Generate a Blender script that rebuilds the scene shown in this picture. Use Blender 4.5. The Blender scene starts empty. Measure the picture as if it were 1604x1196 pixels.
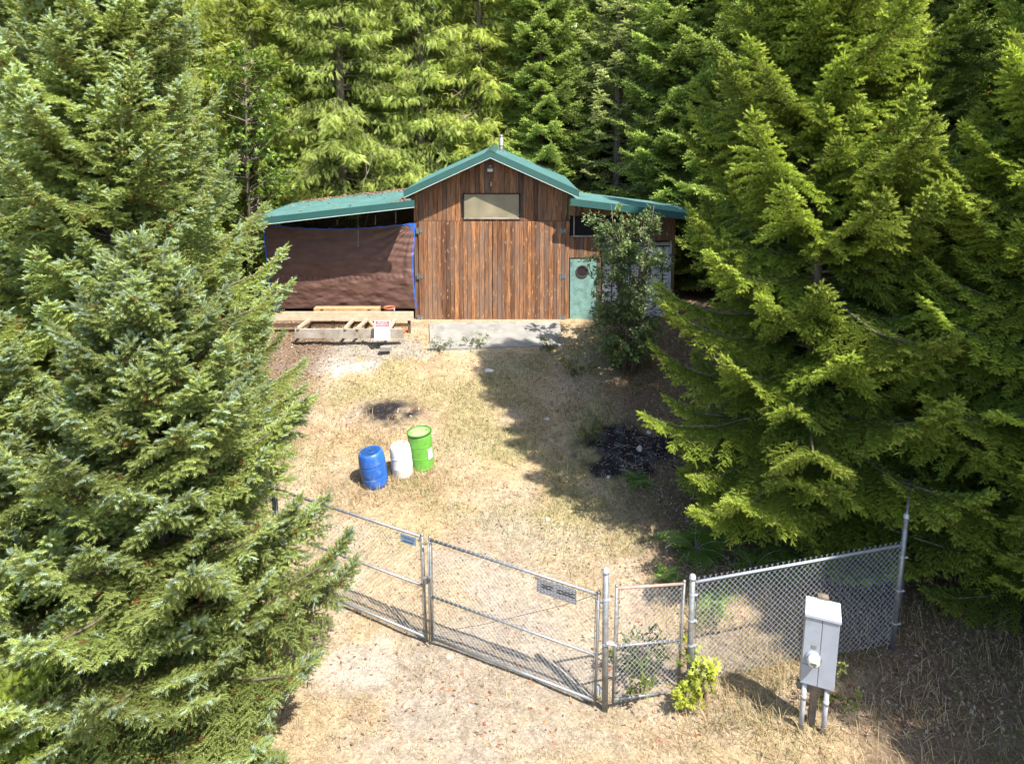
import bpy, math
import numpy as np
from math import radians as R, sin, cos, pi, tan
S = bpy.context.scene
# ------------------------------------------------------------------ camera
F = 1111.0; CH = 9.0; PHI = R(6.0); PV = 190 + F * tan(PHI); PU = 802.0
cam = bpy.data.objects.new('camera', bpy.data.cameras.new('camera'))
S.collection.objects.link(cam); S.camera = cam
cam.location = (0, 0, CH); cam.rotation_euler = (pi / 2 - PHI, 0, 0)
cam.data.sensor_fit = 'HORIZONTAL'; cam.data.sensor_width = 36.0
cam.data.lens = 36.0 * F / 1604.0
cam.data.shift_y = -(598.0 - PV) / 1604.0
cam.data.clip_end = 600; cam.data.clip_start = 0.05
S.view_settings.view_transform = 'Standard'; S.view_settings.look = 'None'
S.view_settings.exposure = 1.45; S.view_settings.gamma = 1.0
# ------------------------------------------------------------------ sky and sun
SUN_AZ, SUN_EL = R(41), R(57)       # azimuth: from behind the camera towards the right
w = bpy.data.worlds.new('World'); S.world = w; w.use_nodes = True
nt = w.node_tree; bg = nt.nodes['Background']
sky = nt.nodes.new('ShaderNodeTexSky'); sky.sky_type = 'NISHITA'; sky.sun_disc = False
sky.sun_elevation = SUN_EL; sky.sun_rotation = pi - SUN_AZ
nt.links.new(sky.outputs[0], bg.inputs[0]); bg.inputs[1].default_value = 0.15
sl = bpy.data.lights.new('sun', 'SUN'); sl.energy = 4.4; sl.angle = R(0.53); sl.color = (1, 0.955, 0.88)
so = bpy.data.objects.new('sun', sl); S.collection.objects.link(so)
so.location = (12, -18, 40)
so.rotation_euler = (pi / 2 - SUN_EL, 0, SUN_AZ)
S.cycles.max_bounces = 6; S.cycles.diffuse_bounces = 3; S.cycles.glossy_bounces = 2
S.cycles.transmission_bounces = 3; S.cycles.transparent_max_bounces = 6

rng = np.random.default_rng(7)
# ------------------------------------------------------------------ measuring helpers
def at(u, v, Y):
    yc = -(v - PV) / F; t = Y / (cos(PHI) + yc * sin(PHI))
    return np.array([(u - PU) / F * t, Y, CH + t * (-sin(PHI) + yc * cos(PHI))])
def vnoise(x, y, sc, seed=0):
    x = np.asarray(x, float) * sc; y = np.asarray(y, float) * sc
    xi = np.floor(x).astype(np.int64); yi = np.floor(y).astype(np.int64)
    fx = x - xi; fy = y - yi; fx = fx * fx * (3 - 2 * fx); fy = fy * fy * (3 - 2 * fy)
    def h(a, b):
        n = (a * 374761393 + b * 668265263 + seed * 1442695041) & 0x7fffffff
        n = ((n ^ (n >> 13)) * 1274126177) & 0x7fffffff
        return ((n ^ (n >> 16)) & 0xffff) / 65535.0
    return (h(xi, yi) * (1 - fx) + h(xi + 1, yi) * fx) * (1 - fy) + (h(xi, yi + 1) * (1 - fx) + h(xi + 1, yi + 1) * fx) * fy
def fbm(x, y, sc, seed=0, o=4):
    r = 0; a = 0.5; t = 0
    for k in range(o):
        r = r + a * vnoise(x, y, sc * 2 ** k, seed + k * 17); t += a; a *= 0.55
    return r / t
GY = np.array([-60, 6, 9, 12.3, 14.5, 17.3, 19.5, 22.0, 24.0, 33, 45, 70, 200.])
GZ = np.array([0, 0, .0, .0, .12, .5, 1.05, 1.80, 2.13, 2.2, 4.5, 9, 20.])
def gz(x, y):
    x = np.asarray(x, float); y = np.asarray(y, float)
    z = np.interp(y, GY, GZ)
    rb = np.clip((x - 2.6) / 3.0, 0, 1) * np.clip((13.5 - y) / 2.5, 0, 1) * 0.22
    k = 1 - np.clip((y - 22.5) / 1.5, 0, 1) * (np.clip((8.5 - np.abs(x)) / 1.0, 0, 1)) * (y < 32)
    return z + rb + (fbm(x, y, .45, 3) - .5) * .16 * k + (fbm(x, y, 2.6, 9, 3) - .5) * .06 * k
def gp(u, v):
    lo, hi = 4.0, 60.0
    for _ in range(50):
        m = (lo + hi) / 2; p = at(u, v, m)
        if p[2] > gz(p[0], p[1]): lo = m
        else: hi = m
    p = at(u, v, (lo + hi) / 2); p[2] = float(gz(p[0], p[1])); return p
# ------------------------------------------------------------------ mesh helpers
COL = S.collection
def link(o, parent=None):
    COL.objects.link(o)
    if parent is not None: o.parent = parent
    return o
def tag(o, label=None, cat=None, group=None, kind=None):
    if label: o['label'] = label
    if cat: o['category'] = cat
    if group: o['group'] = group
    if kind: o['kind'] = kind
    return o
def thing(name, label, cat, loc=(0, 0, 0), rot=(0, 0, 0), group=None):
    o = bpy.data.objects.new(name, None); o.empty_display_size = .2
    o.location = tuple(float(a) for a in loc); o.rotation_euler = rot
    link(o); return tag(o, label, cat, group)
def npmesh(name, V, nper, cols=None, faces=None):
    """V: (n,3). nper = verts per face, faces laid out in order."""
    me = bpy.data.meshes.new(name); V = np.ascontiguousarray(V, np.float32)
    me.vertices.add(len(V)); me.vertices.foreach_set('co', V.ravel())
    idx = np.arange(len(V), dtype=np.int32) if faces is None else np.ascontiguousarray(faces, np.int32).ravel()
    nf = len(idx) // nper
    me.loops.add(len(idx)); me.loops.foreach_set('vertex_index', idx)
    me.polygons.add(nf); me.polygons.foreach_set('loop_start', np.arange(nf, dtype=np.int32) * nper)
    if cols is not None:
        a = me.color_attributes.new('col', 'FLOAT_COLOR', 'POINT')
        c = np.ones((len(V), 4), np.float32); c[:, :3] = cols; a.data.foreach_set('color', c.ravel())
    me.update(calc_edges=True); return me
def rotm(rx=0, ry=0, rz=0):
    cx, sx, cy, sy, cz, sz = cos(rx), sin(rx), cos(ry), sin(ry), cos(rz), sin(rz)
    return (np.array([[cz, -sz, 0], [sz, cz, 0], [0, 0, 1]]) @ np.array([[cy, 0, sy], [0, 1, 0], [-sy, 0, cy]]) @ np.array([[1, 0, 0], [0, cx, -sx], [0, sx, cx]]))
class MB:
    def __init__(s): s.v = []; s.f = []; s.c = []; s.m = None
    def add(s, vs, fs, col=(1, 1, 1)):
        n = len(s.v)
        for p in vs: s.v.append(tuple(float(a) for a in p)); s.c.append(col)
        for f in fs: s.f.append(tuple(i + n for i in f))
    def box(s, c, d, rot=None, col=(1, 1, 1), taper=1.0):
        c = np.array(c, float); h = np.array(d, float) / 2
        P = np.array([[x * (taper if z > 0 else 1), y * (taper if z > 0 else 1), z] for z in (-1, 1) for x, y in ((-1, -1), (1, -1), (1, 1), (-1, 1))]) * h
        if rot is not None: P = P @ rot.T
        s.add(P + c, [(3, 2, 1, 0), (4, 5, 6, 7), (0, 1, 5, 4), (1, 2, 6, 5), (2, 3, 7, 6), (3, 0, 4, 7)], col)
    def hexa(s, P, col=(1, 1, 1)):
        s.add(P, [(3, 2, 1, 0), (4, 5, 6, 7), (0, 1, 5, 4), (1, 2, 6, 5), (2, 3, 7, 6), (3, 0, 4, 7)], col)
    def tube(s, pts, rad, n=10, col=(1, 1, 1), cap=True):
        pts = [np.array(p, float) for p in pts]
        if not hasattr(rad, '__len__'): rad = [rad] * len(pts)
        rings = []; up = None
        for i, p in enumerate(pts):
            d = (pts[min(i + 1, len(pts) - 1)] - pts[max(i - 1, 0)]); d /= (np.linalg.norm(d) + 1e-9)
            if up is None: up = np.array([0, 0, 1.]) if abs(d[2]) < .9 else np.array([0, 1., 0])
            a = np.cross(d, up); a /= np.linalg.norm(a) + 1e-9; b = np.cross(a, d); up = b
            rings.append([p + rad[i] * (cos(2 * pi * k / n) * a + sin(2 * pi * k / n) * b) for k in range(n)])
        vs = [q for r in rings for q in r]; fs = []
        for i in range(len(pts) - 1):
            for k in range(n): k2 = (k + 1) % n; fs.append((i * n + k, i * n + k2, (i + 1) * n + k2, (i + 1) * n + k))
        if cap: fs.append(tuple(range(n))[::-1]); fs.append(tuple((len(pts) - 1) * n + k for k in range(n)))
        s.add(vs, fs, col)
    def lathe(s, prof, c=(0, 0, 0), n=32, col=(1, 1, 1), rot=None):
        c = np.array(c, float); vs = []; fs = []
        for r, z in prof:
            for k in range(n): vs.append(np.array([r * cos(2 * pi * k / n), r * sin(2 * pi * k / n), z]))
        vs = np.array(vs)
        if rot is not None: vs = vs @ rot.T
        for i in range(len(prof) - 1):
            for k in range(n): k2 = (k + 1) % n; fs.append((i * n + k, i * n + k2, (i + 1) * n + k2, (i + 1) * n + k))
        fs.append(tuple(range(n))[::-1]); fs.append(tuple((len(prof) - 1) * n + k for k in range(n)))
        s.add(vs + c, fs, col)
    def ball(s, c, r, sq=1.0):
        pr = [(max(1e-4, r * sin(a)), -r * cos(a) * sq) for a in np.linspace(0, pi, 8)]
        s.lathe(pr, c, 12)
    def build(s, name, mat, parent=None, smooth=False, bevel=0):
        me = bpy.data.meshes.new(name); me.from_pydata(s.v, [], s.f)
        a = me.color_attributes.new('col', 'FLOAT_COLOR', 'POINT')
        c = np.ones((len(s.v), 4), np.float32); c[:, :3] = np.array(s.c, np.float32).reshape(-1, 3); a.data.foreach_set('color', c.ravel())
        me.materials.append(mat); me.update()
        if smooth:
            me.polygons.foreach_set('use_smooth', [len(p.vertices) <= 4 for p in me.polygons])
        o = link(bpy.data.objects.new(name, me), parent)
        if bevel:
            b = o.modifiers.new('bevel', 'BEVEL'); b.width = bevel; b.segments = 2; b.limit_method = 'ANGLE'
        return o
# ------------------------------------------------------------------ materials
def newmat(name):
    m = bpy.data.materials.new(name); m.use_nodes = True; return m, m.node_tree, m.node_tree.nodes['Principled BSDF']
def N(t, typ, **k):
    n = t.nodes.new(typ)
    for a, b in k.items():
        if a.startswith('i_'): n.inputs[int(a[2:]) if a[2:].isdigit() else a[2:].replace('_', ' ')].default_value = b
        else: setattr(n, a, b)
    return n
def ramp(t, src, stops):
    r = t.nodes.new('ShaderNodeValToRGB'); e = r.color_ramp.elements
    while len(e) < len(stops): e.new(0.5)
    for el, (p, c) in zip(e, stops): el.position = p; el.color = (*c, 1) if len(c) == 3 else c
    t.links.new(src, r.inputs[0]); return r.outputs[0]
def mixc(t, fac, a, b, mode='MIX'):
    n = t.nodes.new('ShaderNodeMix'); n.data_type = 'RGBA'; n.blend_type = mode
    for s, x in ((0, fac), (6, a), (7, b)):
        if hasattr(x, 'links'): t.links.new(x, n.inputs[s])
        else: n.inputs[s].default_value = x if s == 0 else (*x, 1)
    return n.outputs[2]
def noise(t, scale, detail=4, stretch=None, rough=.55, obj=True):
    tc = t.nodes.new('ShaderNodeTexCoord'); n = N(t, 'ShaderNodeTexNoise'); n.inputs['Scale'].default_value = scale
    n.inputs['Detail'].default_value = detail; n.inputs['Roughness'].default_value = rough
    src = tc.outputs['Object']
    if stretch:
        mp = t.nodes.new('ShaderNodeMapping'); mp.inputs['Scale'].default_value = stretch; t.links.new(src, mp.inputs[0]); src = mp.outputs[0]
    t.links.new(src, n.inputs['Vector']); return n.outputs[0]
def bump(t, b, src, strength=.4, dist=.02):
    n = N(t, 'ShaderNodeBump'); n.inputs['Strength'].default_value = strength; n.inputs['Distance'].default_value = dist
    t.links.new(src, n.inputs['Height']); t.links.new(n.outputs[0], b.inputs['Normal'])
def simple(name, col, rough=.6, metal=0, var=.25, scale=8, bmp=0, dirt=None, dscale=2.5):
    col = tuple(a * .76 for a in col); dirt = tuple(a * .76 for a in dirt) if dirt else None
    m, t, b = newmat(name)
    n = noise(t, scale); lo = tuple(c * (1 - var) for c in col); hi = tuple(min(1, c * (1 + var)) for c in col)
    c = ramp(t, n, [(.3, lo), (.7, hi)])
    if dirt:
        d = noise(t, dscale, 6, rough=.7); f = ramp(t, d, [(.5, (0, 0, 0)), (.68, (1, 1, 1))]); c = mixc(t, f, c, dirt)
    t.links.new(c, b.inputs['Base Color']); b.inputs['Roughness'].default_value = rough; b.inputs['Metallic'].default_value = metal
    if bmp: bump(t, b, n, bmp, .01)
    return m
def attrcol(t):
    a = t.nodes.new('ShaderNodeAttribute'); a.attribute_name = 'col'; return a.outputs['Color']
def leafmat(name, trans=.3, gloss=.18, rough=.5, hue=.0, tcol=(1.25, 1.25, .5)):
    m, t, b = newmat(name); c = attrcol(t)
    oi = t.nodes.new('ShaderNodeObjectInfo')
    g = N(t, 'ShaderNodeNewGeometry')
    hs = N(t, 'ShaderNodeHueSaturation'); t.links.new(c, hs.inputs['Color'])
    mr = N(t, 'ShaderNodeMapRange'); mr.inputs[3].default_value = .85; mr.inputs[4].default_value = 1.15
    t.links.new(oi.outputs['Random'], mr.inputs[0]); t.links.new(mr.outputs[0], hs.inputs['Value'])
    b.inputs['Specular IOR Level'].default_value = gloss; b.inputs['Roughness'].default_value = rough
    t.links.new(hs.outputs[0], b.inputs['Base Color'])
    tr = N(t, 'ShaderNodeBsdfTranslucent'); tc = mixc(t, 1.0, hs.outputs[0], tcol, 'MULTIPLY'); t.links.new(tc, tr.inputs[0])
    mx = N(t, 'ShaderNodeMixShader'); mx.inputs[0].default_value = trans
    t.links.new(b.outputs[0], mx.inputs[1]); t.links.new(tr.outputs[0], mx.inputs[2])
    t.links.new(mx.outputs[0], t.nodes['Material Output'].inputs[0]); return m
M = {}
M['needle'] = leafmat('needle', .36, .25, .45)
M['leaf'] = leafmat('leaf', .35, .4, .4)
M['straw'] = leafmat('straw', .3, .15, .6, tcol=(1, 1, 1))
M['litter'] = leafmat('litter', .1, .1, .7, tcol=(1, 1, 1))
def barkmat():
    m, t, b = newmat('bark'); n = noise(t, 6, 6, (3, 3, .5)); c = ramp(t, n, [(.3, (.05, .035, .025)), (.7, (.2, .155, .115))])
    c = mixc(t, .5, c, mixc(t, 1.0, c, attrcol(t), 'MULTIPLY')); t.links.new(c, b.inputs['Base Color']); b.inputs['Roughness'].default_value = .9; bump(t, b, n, .7, .03); return m
M['bark'] = barkmat()
M['paletwig'] = simple('pale_twig', (.33, .28, .23), .9, 0, .3)
M['redtwig'] = simple('red_twig', (.30, .11, .06), .6, 0, .3)
def plankmat():
    m, t, b = newmat('cedar_plank'); a = attrcol(t)
    sp = N(t, 'ShaderNodeSeparateColor'); t.links.new(a, sp.inputs[0])
    tc = t.nodes.new('ShaderNodeTexCoord'); cb = N(t, 'ShaderNodeCombineXYZ')
    mu = N(t, 'ShaderNodeMath', operation='MULTIPLY'); mu.inputs[1].default_value = 37.0; t.links.new(sp.outputs[0], mu.inputs[0]); t.links.new(mu.outputs[0], cb.inputs[2]); t.links.new(mu.outputs[0], cb.inputs[1])
    ad = N(t, 'ShaderNodeVectorMath', operation='ADD'); t.links.new(tc.outputs['Object'], ad.inputs[0]); t.links.new(cb.outputs[0], ad.inputs[1])
    mp = N(t, 'ShaderNodeMapping'); mp.inputs['Scale'].default_value = (14, 14, .8); t.links.new(ad.outputs[0], mp.inputs[0])
    n = N(t, 'ShaderNodeTexNoise'); n.inputs['Scale'].default_value = 2.2; n.inputs['Detail'].default_value = 6; n.inputs['Roughness'].default_value = .6; n.inputs['Distortion'].default_value = .6
    t.links.new(mp.outputs[0], n.inputs['Vector'])
    g = ramp(t, n.outputs[0], [(.28, (.05, .023, .013)), (.45, (.17, .075, .032)), (.60, (.34, .155, .058)), (.8, (.50, .28, .13))])
    # board-to-board tone and hue
    v = ramp(t, sp.outputs[1], [(0, (.28, .25, .26)), (.35, (.66, .58, .54)), (.65, (1.0, .95, .9)), (1, (1.35, 1.3, 1.2))])
    c = mixc(t, 1.0, g, v, 'MULTIPLY')
    # knots
    mp2 = N(t, 'ShaderNodeMapping'); mp2.inputs['Scale'].default_value = (10, 1, 3.6); t.links.new(ad.outputs[0], mp2.inputs[0])
    vo = N(t, 'ShaderNodeTexVoronoi'); vo.inputs['Scale'].default_value = 1.0; t.links.new(mp2.outputs[0], vo.inputs['Vector'])
    k = ramp(t, vo.outputs['Distance'], [(.05, (.55, .55, .55)), (.26, (0, 0, 0))])
    k1 = N(t, 'ShaderNodeMath', operation='MULTIPLY'); t.links.new(k, k1.inputs[0]); t.links.new(sp.outputs[2], k1.inputs[1])
    c = mixc(t, k1.outputs[0], c, (.62, .40, .22))
    # grey weathering in long streaks and larger clouds
    wn = noise(t, 1.3, 5, (4, 4, .35)); wf = ramp(t, wn, [(.42, (0, 0, 0)), (.70, (.85, .85, .85))])
    c = mixc(t, wf, c, (.17, .12, .09))
    t.links.new(c, b.inputs['Base Color']); b.inputs['Roughness'].default_value = .75; bump(t, b, n.outputs[0], .35, .01); return m
M['plank'] = plankmat()
def metalroof(name, col, dirt):
    m, t, b = newmat(name); n = noise(t, 1.2, 5); c = ramp(t, n, [(.3, tuple(a * .85 for a in col)), (.7, tuple(a * 1.15 for a in col))])
    d = noise(t, 9, 6, rough=.75); f = ramp(t, d, [(.60, (0, 0, 0)), (.72, (1, 1, 1))]); c = mixc(t, f, c, dirt)
    t.links.new(c, b.inputs['Base Color']); b.inputs['Roughness'].default_value = .38; b.inputs['Specular IOR Level'].default_value = .5; return m
M['green_roof'] = metalroof('green_roof', (.11, .225, .205), (.09, .11, .09))
M['green_trim'] = simple('green_trim', (.040, .125, .115), .35, 0, .08, 2)
M['pale_trim'] = simple('pale_trim', (.55, .68, .62), .5, 0, .1)
M['lumber'] = simple('new_lumber', (.66, .50, .34), .7, 0, .18, 6, .2)
M['lumber_grey'] = simple('weathered_lumber', (.42, .37, .31), .8, 0, .25, 5, .3, (.2, .14, .1))
M['darkwood'] = simple('dark_wood', (.14, .085, .05), .8, 0, .4, 7, .3)
M['old_wood'] = simple('old_grey_wood', (.21, .165, .12), .85, 0, .35, 7, .3, (.10, .08, .06), 4)
M['black'] = simple('dark_interior', (.012, .011, .010), .9, 0, .4)
M['steel'] = simple('galvanised_steel', (.30, .31, .31), .45, .5, .2, 14, 0, (.22, .19, .15), 5)
M['wire'] = simple('galvanised_wire', (.54, .56, .60), .45, .35, .15, 30)
M['darkwire'] = simple('dark_tie_wire', (.06, .07, .08), .5, .5, .2, 30)
M['tie_shadewire'] = simple('grey_tie_and_shaded_wire', (.30, .33, .36), .5, .4, .2, 30)
M['rusty'] = simple('rusty_rail', (.50, .30, .25), .7, .1, .25, 12, 0, (.35, .3, .28), 8)
M['meter_paint'] = simple('grey_enamel', (.33, .36, .41), .38, 0, .08, 3, 0, (.30, .31, .32), 3.5)
M['hood_paint'] = simple('pale_enamel', (.43, .44, .49), .4, 0, .06, 3)
M['conduit'] = simple('grey_conduit', (.42, .42, .45), .5, 0, .1, 10, 0, (.3, .26, .22), 4)
M['glass_white'] = simple('meter_dome', (.62, .64, .56), .12, 0, .1, 6)
M['concrete'] = simple('concrete', (.30, .288, .255), .9, 0, .15, 3, .3, (.20, .19, .165), 1.6)
M['blue'] = simple('blue_plastic', (.02, .13, .50), .42, 0, .14, 3, 0, (.14, .22, .40), 5)
M['blue_top'] = simple('lighter_blue_plastic', (.07, .22, .62), .42, 0, .12, 3)  # lid blue, lighter than the barrel body
M['white_pl'] = simple('white_plastic', (.83, .82, .76), .38, 0, .05, 3, 0, (.68, .66, .56), 3)
M['green_dr'] = simple('green_steel', (.15, .44, .06), .42, 0, .12, 3, 0, (.12, .28, .05), 7)
M['green_lid'] = simple('pale_green_lid', (.33, .66, .19), .45, 0, .12, 6, 0, (.45, .60, .25), 5)
M['rim'] = simple('dark_rim', (.07, .12, .04), .5, .2, .3)
M['white'] = simple('white_paint', (.80, .80, .80), .5, 0, .04)
M['black_ink'] = simple('black_ink', (.02, .02, .025), .6, 0, .1)
M['red_ink'] = simple('red_ink', (.66, .12, .14), .5, 0, .08)
M['blue_plate'] = simple('blue_grey_plate', (.33, .42, .55), .4, .2, .12, 20)
M['blue_ink'] = simple('blue_ink', (.05, .10, .22), .5, 0, .1)
M['diamond'] = simple('dull_metal_plate', (.30, .31, .34), .45, .4, .3, 25)
M['tarp'] = None
def tarpmat():
    m, t, b = newmat('brown_tarp'); n = noise(t, 2.0, 5, (1, 1, 2.2)); c = ramp(t, n, [(.3, (.10, .052, .041)), (.7, (.155, .086, .067))])
    t.links.new(c, b.inputs['Base Color']); b.inputs['Roughness'].default_value = .5; b.inputs['Specular IOR Level'].default_value = .35
    n2 = noise(t, 9, 4, (1.0, 1, 2.0)); bump(t, b, n2, .45, .02); return m
M['tarp'] = tarpmat()
M['blue_tarp'] = simple('blue_tarp', (.03, .14, .62), .45, 0, .15, 5)
M['green_door'] = simple('mottled_green_door', (.22, .38, .33), .6, 0, .2, 5, 0, (.10, .20, .17), 4)
M['cont_white'] = simple('white_container_paint', (.92, .92, .92), .5, 0, .08, 2, 0, (.66, .65, .62), 2)
M['rustframe'] = simple('brown_steel', (.10, .06, .05), .6, .2, .3)
M['terracotta'] = simple('terracotta', (.40, .12, .06), .7, 0, .15)
M['orange'] = simple('orange_plastic', (.72, .17, .05), .5, 0, .1)
def panemat():
    m, t, b = newmat('frosted_pane'); n = noise(t, 1.6, 5); c = ramp(t, n, [(.3, (.17, .15, .095)), (.7, (.30, .26, .165))])
    d = noise(t, 5, 5); b.inputs['Roughness'].default_value = .3
    t.links.new(c, b.inputs['Base Color']); b.inputs['Specular IOR Level'].default_value = .6; return m
M['pane'] = panemat()
def groundmat():
    m, t, b = newmat('dry_ground'); a = attrcol(t)
    n1 = noise(t, 5, 8, rough=.7); n2 = noise(t, 38, 6, rough=.8); n3 = noise(t, 1.1, 5)
    v1 = ramp(t, n1, [(.25, (.60, .56, .50)), (.5, (1, 1, 1)), (.75, (1.28, 1.24, 1.15))])
    c = mixc(t, 1.0, a, v1, 'MULTIPLY')
    v2 = ramp(t, n2, [(.30, (.38, .34, .32)), (.46, (.95, .95, .95)), (.6, (1.1, 1.08, 1.05)), (.75, (1.5, 1.45, 1.35))]); c = mixc(t, .9, c, v2, 'MULTIPLY')
    tc = t.nodes.new('ShaderNodeTexCoord'); vo = N(t, 'ShaderNodeTexVoronoi'); vo.inputs['Scale'].default_value = 26; t.links.new(tc.outputs['Object'], vo.inputs['Vector'])
    sp = N(t, 'ShaderNodeSeparateColor'); t.links.new(vo.outputs['Color'], sp.inputs[0])
    st = ramp(t, sp.outputs[0], [(0, (.62, .56, .52)), (.5, (1, .97, .94)), (.85, (1.1, 1.1, 1.1)), (1, (1.45, 1.42, 1.4))]); c = mixc(t, .55, c, st, 'MULTIPLY')
    t.links.new(c, b.inputs['Base Color']); b.inputs['Roughness'].default_value = .95; b.inputs['Specular IOR Level'].default_value = .1
    bump(t, b, n2, .8, .03); return m
M['ground'] = groundmat()
# ------------------------------------------------------------------ ground sheet with its own colour patches
def axis(a, b, fine0, fine1, st):
    f = np.arange(fine0, fine1, st); lo = [fine0]; d = st
    while lo[-1] > a: d *= 1.35; lo.append(lo[-1] - d)
    hi = [f[-1]]; d = st
    while hi[-1] < b: d *= 1.35; hi.append(hi[-1] + d)
    return np.array(lo[:0:-1] + list(f) + hi[1:])
def patch(x, y, u, v, ru, rv, seed, soft=.35):
    """soft-edged irregular patch centred at a ground point, radii in metres"""
    c = gp(u, v); d = np.sqrt(((x - c[0]) / ru) ** 2 + ((y - c[1]) / rv) ** 2) + (fbm(x, y, 1.9, seed, 5) - .5) * 1.7
    return np.clip((1 - d) / soft + .5, 0, 1)
def groundmasks(x, y):
    k = {}
    k['char'] = np.maximum(patch(x, y, 603, 640, .75, .62, 5), patch(x, y, 985, 715, 1.15, 1.0, 6))
    k['ash'] = patch(x, y, 603, 648, 1.0, .8, 31) * .3
    k['pale'] = np.maximum(patch(x, y, 505, 572, 1.3, .5, 7, .3), patch(x, y, 555, 1045, .60, .5, 8, .8) * .55)
    k['gravel'] = np.maximum(patch(x, y, 530, 545, 2.6, .75, 11), patch(x, y, 760, 1080, 1.9, 1.6, 12, .9) * .6)
    k['gravel'] = np.maximum(k['gravel'], patch(x, y, 780, 880, .9, 2.0, 14, .9) * .45)
    k['green'] = np.clip((fbm(x, y, .8, 41, 5) - .44) * 5, 0, 1) * np.clip((y - 13.5) / 2, 0, 1) * np.clip((24 - y) / 1, 0, 1)
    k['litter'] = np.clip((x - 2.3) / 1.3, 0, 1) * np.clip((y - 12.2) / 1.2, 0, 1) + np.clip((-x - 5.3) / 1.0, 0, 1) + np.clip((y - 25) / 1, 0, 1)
    k['litter'] = np.clip(k['litter'] * 1.1 + .95 * np.clip((x - 4.9 - .25 * (y - 10) + (fbm(x, y, 1.2, 88) - .5) * 2.2) / .8, 0, 1) * (y < 12.8), 0, 1)  # lower-right litter patch; its dark colour also deepens the shade there
    return k
gx = axis(-160, 160, -10, 12, .09); gy = axis(-80, 260, 8.5, 26, .09)
X, Y = np.meshgrid(gx, gy); x, y = X.ravel(), Y.ravel(); z = gz(x, y)
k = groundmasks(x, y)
def lay(c, col, m): return c * (1 - m[:, None]) + np.array(col) * m[:, None]
c = np.tile(np.array([.345, .268, .162]), (len(x), 1))
c = lay(c, (.36, .295, .215), np.clip((fbm(x, y, .9, 21, 5) - .45) * 4, 0, 1))
c = lay(c, (.27, .19, .12), np.clip((fbm(x, y, 1.7, 22, 5) - .56) * 5, 0, 1) * .7)
c = lay(c, (.20, .20, .08), k['green'] * .45)
c = lay(c, (.27, .24, .205), k['gravel'])
c = lay(c, (.38, .355, .315), k['pale'])
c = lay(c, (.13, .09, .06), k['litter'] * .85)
c = lay(c, (.20, .17, .15), k['ash'])
c = lay(c, (.015, .014, .018), k['char'] * .97); c = lay(c, (.09, .085, .085), k['char'] * np.clip((fbm(x, y, 4.5, 77, 3) - .55) * 5, 0, .7))
nx, ny = len(gx), len(gy); ii = np.arange(nx * ny).reshape(ny, nx)
fa = np.stack([ii[:-1, :-1], ii[:-1, 1:], ii[1:, 1:], ii[1:, :-1]], -1).reshape(-1, 4)
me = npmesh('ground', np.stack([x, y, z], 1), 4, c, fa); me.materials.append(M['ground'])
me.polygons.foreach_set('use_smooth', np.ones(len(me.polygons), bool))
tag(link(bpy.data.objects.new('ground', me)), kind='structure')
# ------------------------------------------------------------------ vegetation kit
def unit(v): return v / (np.linalg.norm(v, axis=-1, keepdims=True) + 1e-9)
def frames(D):
    up = np.tile(np.array([0, 0, 1.]), (len(D), 1)); s = unit(np.cross(D, up) + 1e-6); return D, s, np.cross(s, D)
def stamp(T, P, D, L, W, roll=None):
    """T (k,3) template; returns (n*k,3) placed at P along D, length L, width W"""
    a, s, u = frames(unit(D))
    if roll is not None:
        cr, sr = np.cos(roll)[:, None], np.sin(roll)[:, None]; s, u = s * cr + u * sr, u * cr - s * sr
    V = (P[:, None, :] + a[:, None, :] * (T[None, :, 0:1] * L[:, None, None]) + s[:, None, :] * (T[None, :, 1:2] * W[:, None, None]) + u[:, None, :] * (T[None, :, 2:3] * W[:, None, None]))
    return V.reshape(-1, 3)
def brush(n, wd, rnd):
    T = []
    for i in range(n):
        p = (i + .3) / n * .92; th = i * 2.399 + rnd.uniform(-.3, .3); o = np.array([0, cos(th), sin(th)]); tg = np.array([0, -sin(th), cos(th)])
        sh = 1.0 if p < .75 else .75
        T += [np.array([p - .04, 0, 0]) + tg * wd, np.array([p - .04, 0, 0]) - tg * wd, np.array([p + .20, 0, 0]) + o * sh]
    return np.array(T)
def pinnate(n, lw, ll):
    T = []
    for i in range(n):
        p = i / n; s = 1 if i % 2 else -1; sp = sin(pi * (p * .85 + .15)) * .9 + .1
        b = np.array([p, 0, -.3 * p * p]); tip = np.array([min(1.05, p + .17), s * ll * sp, -.3 * (p + .1) ** 2 - .12 * sp])
        T += [b + [-lw, 0, 0], b + [lw, 0, 0], tip]
    return np.array(T)
def tree_parts(root, crownmesh, wood, woodmat):
    o = bpy.data.objects.new('crown', crownmesh); link(o, root)
    if wood is not None: wood.build('trunk', woodmat, root, smooth=True)
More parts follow.
